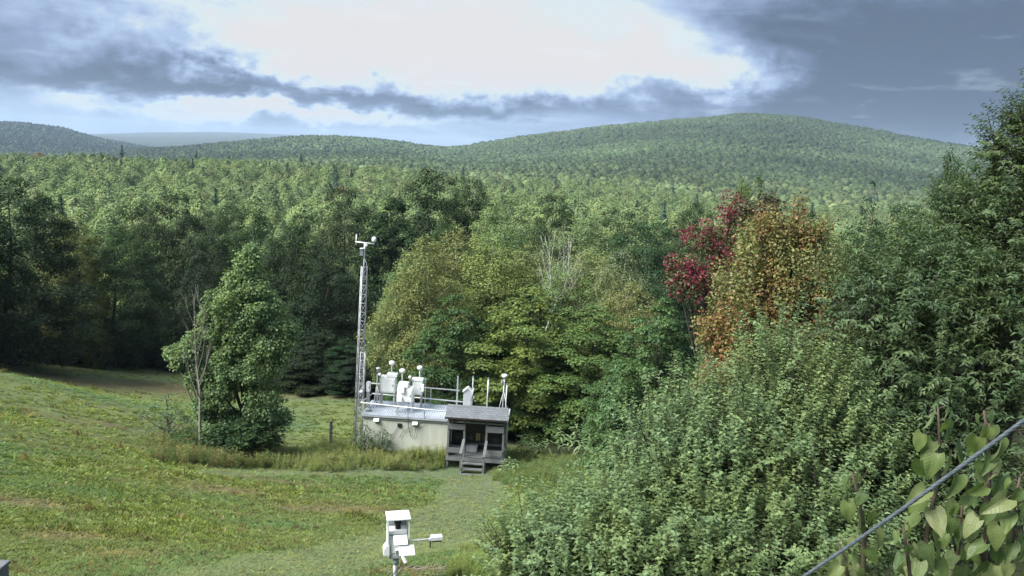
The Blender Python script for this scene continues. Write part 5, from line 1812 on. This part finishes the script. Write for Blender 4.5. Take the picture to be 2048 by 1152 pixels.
def near_tree(name, label, ells, base, n_shoot, per, leaf_len, aspect, mat, seed, shoot_len, upward, droop, bark='bark', sprout=None, fold=0.25, limbs=26, pick=300, trunk_r=0.12, outward=0.5):
    """ells: (px, py, Y, rx, ry, rz) crown masses; shoots fill them, leaves sit along the shoots"""
    g = np.random.default_rng(seed)
    E_ = [(at(px, py, Y), np.array([rx, ry, rz])) for (px, py, Y, rx, ry, rz) in ells]
    vol = np.array([e[1].prod() ** 0.55 for e in E_])
    which = g.choice(len(E_), n_shoot, p=vol / vol.sum())
    d = unit(g.normal(0, 1, (n_shoot, 3)))
    d[:, 2] = np.where(d[:, 2] < -0.35, -d[:, 2], d[:, 2])
    fr = g.random(n_shoot) ** 0.38
    C0 = np.array([e[0] for e in E_])[which]
    R0_ = np.array([e[1] for e in E_])[which]
    S = C0 + d * R0_ * fr[:, None] * 0.92
    # turn more of the shoots to the open side
    D = unit(d * outward + np.array([0, 0, upward]) + g.normal(0, 0.28, (n_shoot, 3)))
    Ls = g.uniform(*shoot_len, n_shoot)
    if sprout is not None:                      # long upright water shoots along the top
        sp = np.array([at(*q) for q in sprout])
        S = np.concatenate([S, sp])
        D = np.concatenate([D, unit(np.array([0, 0, 1.0]) + g.normal(0, 0.12, (len(sp), 3)))])
        Ls = np.concatenate([Ls, g.uniform(0.55, 0.95, len(sp))])
    ns = len(S)
    k = np.maximum((per * Ls / np.mean(shoot_len)).astype(int), 5)
    idx = np.repeat(np.arange(ns), k)
    first = np.concatenate([[0], np.cumsum(k)[:-1]])
    j = np.arange(len(idx)) - first[idx]
    q = (j + 0.5) / k[idx]
    bend = np.array([0, 0, -1.0]) * (droop * 0.35)
    P = S[idx] + D[idx] * (Ls[idx] * q)[:, None] + bend * (Ls[idx] * q * q)[:, None]
    a = j * 2.4 + g.random(ns)[idx] * 6.28
    ref = unit(np.cross(D, np.array([0.3, 0.2, 1.0]) + g.normal(0, 0.3, (ns, 3))))
    r2 = np.cross(D, ref)
    side = ref[idx] * np.cos(a)[:, None] + r2[idx] * np.sin(a)[:, None]
    A = unit(side + D[idx] * 0.55 + np.array([0, 0, -droop]) + g.normal(0, 0.25, (len(idx), 3)))
    N = unit(D[idx] * 0.6 + np.array([0, 0, 0.9]) - side * 0.15 + g.normal(0, 0.3, (len(idx), 3)))
    Ln = leaf_len * g.uniform(0.65, 1.2, len(idx)) * (1.0 - 0.35 * q)
    rt = empty(name, base, 0, label, 'tree')
    org = np.array(base)
    # leaves that stand out nearest to the viewer become single leaves, the rest is one mass
    rel = P - CAMP
    dep = rel @ _F
    ux = 1024 + FPX * (rel @ CR) / dep
    uy = 576 - FPX * (rel @ CU) / dep
    infr = (ux > 0) & (ux < 2048) & (uy > 0) & (uy < 1152)
    cell = (ux // 30).astype(int) * 1000 + (uy // 30).astype(int)
    order_ = np.argsort(dep)
    _, fi = np.unique(cell[order_], return_index=True)
    cand = order_[fi]
    cand = cand[infr[cand]]
    cand = cand[np.argsort(dep[cand] / (Ln[cand] + 0.02))][:pick]
    keep = np.ones(len(P), bool)
    keep[cand] = False
    V, F = leaf_geo(P[keep] - org, N[keep], A[keep], Ln[keep], Ln[keep] * aspect, fold, droop * 0.28, 4)
    crown = link('crown', mesh_np(name + '_crown', V, F, M[mat]), rt)
    crown['kind'] = 'stuff'
    units = [leaf_unit(name + '_leaf', M[mat], aspect, fold * u, 0.12 + droop * 0.3 + 0.1 * u2, 0.1 * u) for u in (0.7, 1.0, 1.4) for u2 in (0, 1)]
    for i, c in enumerate(cand):
        n_ = Vector(unit(N[c]))
        a_ = Vector(A[c])
        a_ = (a_ - n_ * a_.dot(n_)).normalized()
        s_ = a_.cross(n_)
        o2 = link('leaf', units[i % len(units)], rt)
        l_ = float(Ln[c]) * 1.06
        m3 = Matrix((s_, a_, n_)).transposed() * l_
        mw = m3.to_4x4()
        mw.translation = Vector(P[c] - org)
        o2.matrix_local = mw
    # trunk and limbs
    mb = MB()
    top = np.mean([e[0] for e in E_], axis=0) - org
    tp = [Vector((0, 0, -0.3)), Vector(top * 0.3) + Vector((0.08, 0, 0)), Vector(top * 0.7), Vector(top)]
    mb.tube(tp, [trunk_r * 1.2, trunk_r, trunk_r * 0.8, trunk_r * 0.5], 8, False)
    for e in E_:
        c = Vector(e[0] - org)
        mb.tube([tp[1], tp[1].lerp(c, 0.5) + Vector((0, 0, -0.15)), c, c + Vector((0, 0, float(e[1][2]) * 0.6))], [trunk_r * 0.5, trunk_r * 0.35, trunk_r * 0.16, 0.008], 6, False)
        inE = np.where(np.linalg.norm((S - e[0]) / e[1], axis=1) < 1.05)[0]
        for si in g.permutation(inE)[:limbs]:
            b = Vector(S[si] - org)
            st = c.lerp(b, -0.15)
            mb.tube([st, st.lerp(b, 0.5) + Vector((0, 0, -0.08)), b, b + Vector(D[si] * Ls[si] * 0.7)], [0.022, 0.015, 0.008, 0.003], 5, False)
    for si in range(n_shoot, ns):
        b = Vector(S[si] - org)
        mb.tube([b - Vector((0, 0, 0.35)), b, b + Vector(D[si] * Ls[si] * 0.9)], [0.009, 0.007, 0.003], 5, False)
    mb.build('trunk', M[bark], rt, smooth=True)
    return rt


ab = (at(1480, 1100, 11.2)[0], 11.2)
near_tree('apple_tree', 'grey-green apple tree with upright leafy shoots below the orange tree',
          [(1560, 850, 11.2, 1.0, 1.1, 1.25), (1600, 900, 11.0, 0.95, 1.0, 1.2), (1385, 930, 10.8, 0.62, 0.9, 0.95), (1310, 960, 10.6, 0.5, 0.8, 0.6), (1255, 1055, 10.4, 0.75, 0.9, 0.5), (1120, 1105, 10.2, 0.5, 0.7, 0.36),
           (1460, 960, 10.4, 1.1, 1.2, 1.1), (1400, 1090, 9.9, 1.7, 1.2, 0.95), (1130, 1140, 9.9, 0.95, 1.0, 0.65), (1650, 1030, 10.2, 1.1, 1.2, 1.05), (1740, 960, 10.8, 0.7, 0.9, 0.8), (1045, 1125, 10.0, 0.38, 0.6, 0.30), (1250, 1140, 9.7, 1.2, 1.0, 0.8), (1560, 1130, 9.6, 1.3, 1.0, 0.8), (1085, 1195, 9.8, 0.55, 0.7, 0.5), (1025, 1150, 9.9, 0.3, 0.5, 0.22), (1400, 1200, 9.4, 1.5, 1.0, 0.7), (1700, 1140, 9.9, 0.9, 0.9, 0.7)],
          (ab[0], ab[1], gz(*ab)), 2700, 27, 0.084, 0.54, 'leaf_apple', 21, (0.35, 0.8), 0.75, 0.3,
          sprout=[(1540, 735, 11.2), (1500, 760, 11), (1460, 790, 10.9), (1590, 740, 11.3), (1640, 750, 11.2), (1330, 810, 10.8), (1300, 840, 10.7), (1275, 870, 10.6), (1360, 845, 10.6),
                  (1390, 820, 10.6), (1565, 760, 11), (1610, 765, 11.1), (1520, 745, 11.4), (1665, 790, 11.1), (1415, 850, 10.7), (1690, 830, 11), (1250, 930, 10.4)])
cb = (at(2010, 900, 12.6)[0], 12.6)
near_tree('cherry_tree', 'tall dark green cherry tree with long drooping leaves at the field corner',
          [(2070, 375, 12.6, 0.7, 0.9, 1.05), (2105, 290, 12.6, 0.6, 0.8, 0.9), (2052, 300, 12.6, 0.28, 0.4, 0.6), (2010, 480, 12.4, 0.95, 1.1, 1.0), (1955, 590, 12.0, 1.1, 1.1, 0.95), (1830, 590, 11.9, 0.95, 1.0, 0.75), (1750, 640, 11.7, 0.65, 0.9, 0.85),
           (1870, 720, 11.4, 1.2, 1.1, 0.95), (2030, 700, 11.4, 1.1, 1.1, 1.1), (1770, 780, 11.5, 0.75, 0.9, 0.8), (1960, 850, 11.0, 1.3, 1.1, 0.9), (1850, 900, 11.3, 0.9, 1.0, 0.8), (2100, 500, 12.2, 0.8, 1.0, 1.2),
           (1960, 1040, 10.6, 1.6, 1.2, 0.9), (1800, 1060, 11.0, 0.9, 1.0, 0.8), (1915, 440, 12.9, 0.4, 0.5, 0.5), (1990, 300, 12.9, 0.22, 0.3, 0.4)],
          (cb[0], cb[1], gz(*cb)), 3700, 18, 0.105, 0.36, 'leaf_cherry', 33, (0.3, 0.7), 0.35, 0.75, fold=0.3, outward=0.8, limbs=18, trunk_r=0.17,
          sprout=[(2043, 245, 12.6), (2008, 290, 12.8)])

# ------------------------------------------------------------------ saplings with big heart-shaped leaves close to the camera building


def big_leaf(seed):
    g = random.Random(seed)
    nl, nw = 9, 6
    V, F = [], []
    curl = g.uniform(-1.0, 0.9)
    droop = g.uniform(0.1, 0.9)
    fold = g.uniform(0.1, 0.8)
    for i in range(nl + 1):
        t = i / nl
        wv = 0.38 * (math.sin(math.pi * min(1, (t * 0.94 + 0.06)) ** 0.62) ** 0.75) * (1 - 0.25 * t)
        if i == nl:
            wv = 0.004
        for j in range(nw + 1):
            s = -1 + 2 * j / nw
            y = t - (0.10 * (1 - t) ** 3 * abs(s) ** 1.5) * 1.4
            x = wv * s * (1 + 0.025 * math.sin(i * 3.1 + seed))
            z = abs(x) * fold - droop * t * t * 0.6 + curl * x * x * 1.6 + 0.02 * math.sin(6 * t + 4 * s + seed) + 0.018 * math.sin(9.0 * t - 5 * abs(s))
            V.append((x, y, z))
    for i in range(nl):
        for j in range(nw):
            b = i * (nw + 1) + j
            F.append((b, b + 1, b + nw + 2, b + nw + 1))
    me = bpy.data.meshes.new('big_leaf')
    me.from_pydata(V, [], F)
    me.polygons.foreach_set('use_smooth', [True] * len(F))
    me.materials.append(M['leaf_big'])
    return me


def mat_bigleaf():
    m, t, out = mat_new('heart_leaf')
    oi = t.new('ShaderNodeObjectInfo')
    tcn = t.new('ShaderNodeTexCoord')
    sp = t.new('ShaderNodeSeparateXYZ')
    t.l.new(tcn.outputs['Object'], sp.inputs[0])
    ax = t.math('ABSOLUTE', sp.outputs[0])
    ph = t.math('MULTIPLY', t.math('SUBTRACT', sp.outputs[1], t.math('MULTIPLY', ax, 0.9)), 7.0)
    dv = t.math('ABSOLUTE', t.math('SUBTRACT', t.math('FRACT', ph), 0.5))
    vein = t.math('MAXIMUM', t.ramp(dv, [(0.0, (1, 1, 1)), (0.10, (0, 0, 0))]), t.ramp(ax, [(0.0, (1, 1, 1)), (0.02, (0, 0, 0))]))
    n = t.noise(tcn.outputs['Object'], 5, 5, 0.65)
    c = t.ramp(oi.outputs['Random'], [(0.0, (0.048, 0.092, 0.036)), (0.35, (0.092, 0.142, 0.038)), (0.7, (0.130, 0.178, 0.052)), (1.0, (0.175, 0.205, 0.085))])
    c = t.mix(t.ramp(n.outputs[0], [(0.45, (0, 0, 0)), (0.8, (1, 1, 1))]), c, (0.13, 0.155, 0.06))
    c = t.mix(t.math('MULTIPLY', vein, 0.45), c, (0.20, 0.24, 0.11))
    ns = t.noise(tcn.outputs['Object'], 11, 3, 0.5)
    c = t.mix(t.math('MULTIPLY', t.ramp(ns.outputs[0], [(0.66, (0, 0, 0)), (0.70, (1, 1, 1))]), t.math('GREATER_THAN', oi.outputs['Random'], 0.35)), c, (0.15, 0.085, 0.04))
    geo = t.new('ShaderNodeNewGeometry')
    c = t.mix(geo.outputs['Backfacing'], c, t.mix(0.45, c, (0.19, 0.235, 0.13)))
    p = t.new('ShaderNodeBsdfPrincipled')
    t.l.new(c, p.inputs['Base Color'])
    p.inputs['Roughness'].default_value = 0.45
    p.inputs['Specular IOR Level'].default_value = 0.35
    b = t.new('ShaderNodeBump')
    b.inputs['Strength'].default_value = 0.35
    b.inputs['Distance'].default_value = 0.004
    t.l.new(t.math('ADD', vein, n.outputs[0]), b.inputs['Height'])
    t.l.new(b.outputs[0], p.inputs['Normal'])
    tr = t.new('ShaderNodeBsdfTranslucent')
    t.l.new(t.mix(1.0, c, (1.1, 1.25, 0.5), 'MULTIPLY'), tr.inputs[0])
    ms = t.new('ShaderNodeMixShader')
    ms.inputs[0].default_value = 0.35
    t.l.new(p.outputs[0], ms.inputs[1])
    t.l.new(tr.outputs[0], ms.inputs[2])
    t.l.new(ms.outputs[0], out.inputs[0])
    return m


M['leaf_big'] = mat_bigleaf()
BIG = [big_leaf(i) for i in range(8)]
SAPS = [  # label, distance, stem pixels from tip down, leaves
    ('tallest heart-leaved sapling behind the slanting cable', 3.1, [(1876, 815), (1879, 880), (1878, 953), (1868, 1000), (1854, 1069), (1845, 1133), (1836, 1240)], 26, 0.118),
    ('heart-leaved sapling reaching above the slanting cable next to the tallest one', 3.0, [(1968, 822), (1976, 880), (1979, 925), (1976, 1026), (1970, 1110), (1962, 1240)], 26, 0.105),
    ('short heart-leaved sapling on the field side, crossed by the slanting cable', 3.2, [(1704, 945), (1716, 990), (1726, 1040), (1729, 1075), (1726, 1150), (1720, 1240)], 15, 0.105),
    ('heart-leaved sapling farthest from the field, leaves half out of view', 2.9, [(2040, 955), (2030, 1000), (2024, 1090), (2018, 1160), (2010, 1250)], 22, 0.108),
    ('thin red-stemmed heart-leaved sapling below the slanting cable', 3.1, [(1806, 1050), (1812, 1090), (1820, 1146), (1824, 1240)], 10, 0.095),
    ('heart-leaved sapling with few leaves at the low end of the slanting cable', 3.2, [(1676, 1085), (1690, 1120), (1696, 1160), (1700, 1240)], 10, 0.10),
    ('bushy heart-leaved sapling filling the space under the slanting cable', 3.35, [(1925, 1000), (1921, 1060), (1915, 1120), (1910, 1240)], 22, 0.105),
]
gs = random.Random(77)
for (lab, Y, stem, nleaf, ll) in SAPS:
    nleaf = int(nleaf * 1.25)
    P_ = [Vector(at(px, py, Y + 0.03 * i)) for i, (px, py) in enumerate(stem)]
    bx0, by0 = P_[-1].x, Y + 0.15
    bz0 = gz(bx0, by0)
    rt = empty('sapling', (bx0, by0, bz0), 0, lab, 'sapling')
    org = Vector((bx0, by0, bz0))
    full = P_ + [org.lerp(P_[-1], 0.5) + Vector((0.03, 0.02, 0)), org - Vector((0, 0, 0.1))]
    full = [p - org for p in full]
    n_ = len(full)
    MB().tube(full[::-1], [0.016 - 0.0125 * (i / (n_ - 1)) for i in range(n_)], 7).build('stem', M['bark_green'], rt, smooth=True)
    seg = [(full[i + 1] - full[i]).length for i in range(len(P_) - 1)]
    tot = sum(seg)
    for k in range(nleaf):
        q = (k + 0.35 * gs.random()) / nleaf * tot * 0.99
        i = 0
        while i < len(seg) - 1 and q > seg[i]:
            q -= seg[i]
            i += 1
        p = full[i].lerp(full[i + 1], min(q / seg[i], 1))
        an = k * 2.4 + gs.uniform(-0.5, 0.5)
        out_ = Vector((math.cos(an), math.sin(an) * 0.8 - 0.1, 0))
        sz = 0.72 * ll * (0.55 + 0.55 * min(1, k / 4)) * gs.uniform(0.75, 1.12)
        pet = p + out_ * sz * gs.uniform(0.35, 0.7) + Vector((0, 0, sz * gs.uniform(0.0, 0.35)))
        MB().tube([p, p.lerp(pet, 0.5) + Vector((0, 0, 0.012)), pet], [0.0022, 0.0018, 0.0015], 5).build('petiole', M['bark_green'], rt, smooth=True)
        a_ = (out_ * gs.uniform(0.1, 0.6) + Vector((0, 0, -1.0)) + Vector((gs.uniform(-.5, .5), gs.uniform(-.5, .5), gs.uniform(-0.1, .6)))).normalized()
        n0 = (Vector((0, -1, 0.25)) * gs.uniform(0.2, 1.0) + out_ * gs.uniform(0.2, 1.0) + Vector((0, 0, 0.6)) + Vector((gs.uniform(-.9, .9), gs.uniform(-.8, .8), gs.uniform(-.5, .5)))).normalized()
        n0 = (n0 - a_ * n0.dot(a_)).normalized()
        s_ = a_.cross(n0)
        o2 = link('leaf', BIG[gs.randrange(8)], rt)
        mw = (Matrix((s_, a_, n0)).transposed() * sz).to_4x4()
        mw.translation = pet
        o2.matrix_local = mw

# slanting stranded cable
c0, c1 = Vector(at(2052, 838, 2.10)), Vector(at(1606, 1154, 2.62))
dirc = (c1 - c0)
ext0 = c0 - dirc * 1.1
ext1 = c1 + dirc * 3.6
sag = [(0.0, 0), (0.25, 0.006), (0.5, 0.010), (0.75, 0.007), (1, 0)]
path = [ext0, c0 - dirc * 0.4] + [c0.lerp(c1, q) - Vector((0, 0, s * 0.8)) for q, s in sag] + [c1 + dirc * 0.8, c1 + dirc * 2.0, ext1]
cm = MB()
pathd = []
for i in range(len(path) - 1):
    n_ = max(4, int((path[i + 1] - path[i]).length / 0.012))
    pathd += [path[i].lerp(path[i + 1], k / n_) for k in range(n_)]
dd = dirc.normalized()
e1 = dd.orthogonal().normalized()
e2 = dd.cross(e1)
for s in range(5):
    pp = []
    dist = 0
    for i, p in enumerate(pathd):
        if i:
            dist += (pathd[i] - pathd[i - 1]).length
        a = dist * 62 + s * 6.2832 / 5
        pp.append(p + (e1 * math.cos(a) + e2 * math.sin(a)) * 0.0032)
    cm.tube(pp[::2], 0.0030, 5, False)
cab = cm.build('cable', M['cable'], None, smooth=True)
tag(cab, 'taut grey stranded cable slanting down past the big heart-shaped leaves', 'cable')

# ------------------------------------------------------------------ arching plants beside the porch
gs = random.Random(31)


def arch_plant(px, py, hpx, nl, lab, Y=None, ll=0.42):
    x, y, z = on_ground(px, py)
    z = gz(x, y)
    h = hpx * y * 1.05 / FPX
    rt = empty('leafy_plant', (x, y, z), gs.uniform(0, 6), lab, 'plant', 'arching leafy plants beside the porch')
    MB().tube([(0, 0, -0.1), (0.02, 0.01, h * 0.5), (0.03, 0, h)], [0.018, 0.013, 0.006], 6).build('stem', M['bark_green'], rt, smooth=True)
    for k in range(nl):
        t = 0.3 + 0.7 * (k + 0.5) / nl
        an = k * 2.4 + gs.uniform(-.4, .4)
        o2 = link('leaf', ARCH[k % len(ARCH)], rt)
        s = ll * (1.1 - 0.35 * t) * gs.uniform(0.8, 1.15)
        o2.matrix_local = Matrix.Translation((0.02, 0, h * t)) @ Matrix.Rotation(an, 4, 'Z') @ Matrix.Rotation(gs.uniform(0.2, 0.75), 4, 'X') @ Matrix.Scale(s, 4)


ARCH = [leaf_unit('arch_leaf', M['leaf_sumac'], wv, 0.2, dr, 0.1) for wv, dr in ((0.30, 0.75), (0.34, 0.95), (0.28, 0.6))]
for (px, py, hpx, nl) in ((1042, 906, 36, 16), (1064, 907, 24, 12), (1094, 908, 30, 12), (1118, 909, 50, 18), (1150, 910, 62, 26), (1136, 911, 40, 16), (1175, 912, 34, 14), (1190, 914, 42, 14), (1206, 914, 44, 14), (1078, 909, 20, 10), (1160, 913, 30, 14)):
    arch_plant(px, py, hpx, nl, 'low plant with pale arching leaves in the row beside the porch')
for (px, py, hpx, nl) in ((1003, 953, 22, 12), (1018, 951, 34, 16), (1030, 950, 30, 14), (1010, 944, 26, 12)):
    arch_plant(px, py, hpx, nl, 'silvery arching plant crowding the end of the porch steps', ll=0.30)

# small leafy sprouts against the shelter wall
mm = tree_meshes('sprout', 461, H=1.6, base=0.1, rad=0.42, prof='egg', nclump=26, per=22, leaf=0.085, cr=(0.12, 0.24), lobes=0.4, inner=0.4, limbs=14, trunk_r=0.015, spread=0.6, aspect=0.6, flat=1.0)
for (px, top, wd, lab) in ((728, 842, 38, 'leafy green bush growing at the mast end of the shelter wall'), (765, 852, 34, 'small thin bush against the beige shelter wall')):
    place_px('sprout', 0, px, 42.15, top, wd, (0.075, 0.115, 0.06), lab, name='bush', cat='bush', meshes=mm, baseH=1.6, baseR=0.42)

# ------------------------------------------------------------------ grass and weeds


def tuft(seed, blades, hgt, spread, wd, mat, broad=False):
    g = np.random.default_rng(seed)
    n = blades
    b = np.stack([g.normal(0, spread, n), g.normal(0, spread, n), np.zeros(n)], 1)
    an = g.random(n) * 6.28
    lean = g.uniform(0.15, 0.9, n) if not broad else g.uniform(0.6, 1.5, n)
    A = unit(np.stack([np.cos(an) * lean, np.sin(an) * lean, np.ones(n)], 1))
    N = unit(np.stack([-np.cos(an), -np.sin(an), lean], 1) + g.normal(0, 0.2, (n, 3)))
    Ln = hgt * g.uniform(0.55, 1.25, n)
    V, F = leaf_geo(b - np.array([0, 0, 0.02]), N, A, Ln, np.full(n, wd) * g.uniform(0.7, 1.3, n), 0.25, 0.25, 2)
    return mesh_np('tuft', V, F, mat)


forms = [tuft(900 + i, 16, 0.13, 0.05, 0.016, M['grass']) for i in range(4)] + [tuft(920 + i, 11, 0.10, 0.04, 0.045, M['grass'], True) for i in range(3)]
gcoll = proto_collection('grass_forms', forms)
g1 = np.random.default_rng(5)
N0 = 120000
a_ = g1.uniform(azel(-150, 900)[0], azel(1330, 900)[0], N0)
r_ = 1.0 / g1.uniform(1 / 95.0, 1 / 8.0, N0)
x_, y_ = np.sin(a_) * r_, np.cos(a_) * r_
trk, brn, lsh, fld = ground_masks(x_, y_)
cl = fbm(x_ / 0.45, y_ / 0.45, 111, 3)
ok = (fld > 0.55) & (g1.random(N0) < np.where(trk > 0.5, 0.55, 0.35 + 0.9 * cl) * (1 - 0.55 * brn)) & (y_ > 7)
loc = (np.stack([x_, y_, np.zeros(N0)], 1) - SH0)
uu, vvv = loc @ SU, loc @ SV
ok &= ~((uu > -0.1) & (uu < SL + 0.1) & (vvv > -0.05) & (vvv < SH_W + 0.1)) & ~((uu > LP) & (uu < SL) & (vvv > -DP - 0.9) & (vvv < 0.1))
x_, y_, trk, brn, lsh, cl, r_ = (v[ok] for v in (x_, y_, trk, brn, lsh, cl, r_))
n = len(x_)
gc = ground_color(x_, y_) * np.array([1.10, 1.14, 0.98]) * g1.uniform(0.86, 1.14, (n, 1))
yel = g1.random(n) < 0.10
gc[yel] = gc[yel] * np.array([1.35, 1.15, 0.8])
seed_ = g1.random(n) < 0.02
gc[seed_] = np.array([0.24, 0.20, 0.12]) * g1.uniform(0.7, 1.2, (int(seed_.sum()), 1))
ht = np.where(seed_ & (trk < 0.3), 2.2, 1.0) * 0.58 * (0.55 + 0.9 * lsh + 0.5 * cl) * np.where(trk > 0.4, 0.45, 1.0) * np.where(brn > 0.5, 0.6, 1.0) * g1.uniform(0.6, 1.3, n)
sw = np.clip((r_ / 16.0) ** 0.55, 0.7, 2.2)
ix = np.where(g1.random(n) < 0.25 + 0.4 * lsh, g1.integers(4, 7, n), g1.integers(0, 4, n))
o = scatter('grass', np.stack([x_, y_, ground_z(x_, y_)], 1), np.stack([sw, sw, ht * np.clip(sw, 0.8, 1.5)], 1), g1.uniform(0, 6.28, n), ix, gc, gcoll)
tag(o, 'short mown meadow grass with yellow-green weeds over the whole field', 'grass', kind='stuff')
print('grass', n)


def weed(seed, H, yellow):
    g = np.random.default_rng(seed)
    n = 26
    Vs, Fs, off = [], [], 0
    for s in range(5):
        bx_, by_ = g.normal(0, 0.10, 2)
        h = H * g.uniform(0.65, 1.15)
        tipo = g.normal(0, 0.12, 2)
        q = np.sort(g.uniform(0.12, 1.0, n))
        P = np.stack([bx_ + tipo[0] * q, by_ + tipo[1] * q, h * q], 1)
        an = g.random(n) * 6.28
        A = unit(np.stack([np.cos(an), np.sin(an), g.uniform(0.2, 1.2, n)], 1))
        N = unit(np.stack([-np.cos(an) * 0.4, -np.sin(an) * 0.4, np.ones(n)], 1))
        Ln = 0.13 * (1.15 - 0.55 * q) * g.uniform(0.7, 1.2, n)
        V, F = leaf_geo(P, N, A, Ln, Ln * 0.28, 0.2, 0.2, 2)
        Vs.append(V)
        Fs.append(F + off)
        off += len(V)
        st = np.array([[bx_ - 0.006, by_, -0.05], [bx_ + 0.006, by_, -0.05], [bx_ + tipo[0], by_ + tipo[1], h]])
        Vs.append(st)
        Fs.append(np.array([[0, 1, 2]]) + off)
        off += 3
    me = mesh_np('weed', np.concatenate(Vs), np.concatenate(Fs), M['weed'])
    if yellow:
        me.materials.append(M['weed_flower'])
        nf = len(me.polygons)
        co = np.zeros(len(me.vertices) * 3, np.float32)
        me.vertices.foreach_get('co', co)
        zc_ = co.reshape(-1, 3)[:, 2]
        mi = np.zeros(nf, np.int32)
        for pi, p in enumerate(me.polygons):
            if max(zc_[v] for v in p.vertices) > H * 0.86 and g.random() < 0.4:
                mi[pi] = 1
        me.polygons.foreach_set('material_index', mi)
    return me


wforms = proto_collection('weed_forms', [weed(950 + i, 0.75, i % 3 == 0) for i in range(6)])


def weed_patch(name, label, pxs, dens_cols, nmax, hs=(0.7, 1.2), seed=1):
    """weeds between two photo rows given per column: (px, row near, row far)"""
    g = np.random.default_rng(seed)
    P, C, S_, Rz, Ix = [], [], [], [], []
    cols = np.array(pxs, float)
    for _ in range(nmax):
        px = g.uniform(cols[0, 0], cols[-1, 0])
        lo = np.interp(px, cols[:, 0], cols[:, 1])
        hi = np.interp(px, cols[:, 0], cols[:, 2])
        x, y, z = on_ground(px, g.uniform(hi, lo), 6, 60)
        q = np.array([x, y, 0]) - SH0
        u_, v_ = q @ SU, q @ SV
        if -0.15 < u_ < SL and -0.12 < v_ < SH_W + 0.2:
            continue
        if LP - 0.1 < u_ < SL + 0.05 and -DP - 0.95 < v_ < 0.1:
            continue
        P.append((x, y, z))
        k = g.integers(0, len(dens_cols))
        C.append(np.array(dens_cols[k]) * g.uniform(0.75, 1.25))
        S_.append(hs[0] + (hs[1] - hs[0]) * float(np.clip(0.5 * g.random() + 0.9 * (fbm(np.array([x / 1.3]), np.array([y / 1.3]), 77, 2)[0] - 0.25), 0, 1)))
        Rz.append(g.uniform(0, 6.28))
        Ix.append(g.integers(0, 6))
    o = scatter(name, np.array(P), np.array(S_), np.array(Rz), np.array(Ix), np.array(C), wforms)
    return tag(o, label, 'weeds', kind='stuff')


GD = [(0.19, 0.225, 0.085), (0.16, 0.205, 0.08), (0.22, 0.23, 0.10), (0.14, 0.19, 0.075), (0.24, 0.22, 0.13), (0.18, 0.23, 0.085)]
weed_patch('goldenrod', 'tall yellowing goldenrod and dry grass along the shelter wall', [(545, 940, 905), (640, 946, 893), (720, 944, 888), (800, 942, 900), (900, 944, 908)], GD, 1000, (0.15, 0.95), 3)
weed_patch('bramble', 'brown-green bramble and weeds round the foot of the lone maple', [(300, 922, 890), (360, 932, 880), (450, 938, 890), (540, 938, 905)],
           [(0.11, 0.15, 0.06), (0.15, 0.165, 0.065), (0.09, 0.125, 0.055), (0.16, 0.145, 0.07)], 600, (0.3, 1.25), 4)
weed_patch('tall_weeds', 'green tall weeds on the slope between the porch steps and the apple tree', [(985, 960, 945), (1020, 975, 912), (1100, 1010, 912), (1200, 1000, 915), (1290, 980, 915)],
           [(0.13, 0.19, 0.08), (0.15, 0.205, 0.075), (0.11, 0.165, 0.08), (0.17, 0.20, 0.08)], 1300, (0.2, 0.6), 5)
weed_patch('rank_weeds', 'rank yellow-green weeds at the edge of the bare ground by the instrument', [(900, 1165, 1140), (950, 1165, 1110), (1010, 1165, 1080), (1080, 1165, 1070)],
           [(0.19, 0.24, 0.075), (0.16, 0.215, 0.07), (0.14, 0.195, 0.07)], 450, (0.15, 0.4), 6)

# ------------------------------------------------------------------ haze
_zlo, _zhi = float(gzv.min()) - 3.0, max(float(gzv.max()) + 25.0, CZ + 20.0)
hz_ = MB().box((0, 7600, (_zlo + _zhi) / 2), (31200, 16000, _zhi - _zlo)).build('haze', M['glass'])
hm = bpy.data.materials.new('haze')
hm.use_nodes = True
ht_ = NT(hm.node_tree)
ht_.n.clear()
ho = ht_.new('ShaderNodeOutputMaterial')
pv = ht_.new('ShaderNodeVolumePrincipled')
pv.inputs['Color'].default_value = (0.60, 0.79, 1.0, 1)
pv.inputs['Density'].default_value = 8.5e-5
ht_.l.new(pv.outputs[0], ho.inputs['Volume'])
hz_.data.materials.clear()
hz_.data.materials.append(hm)
tag(hz_, 'thin blue summer haze over the valley and hills', 'haze', kind='stuff')
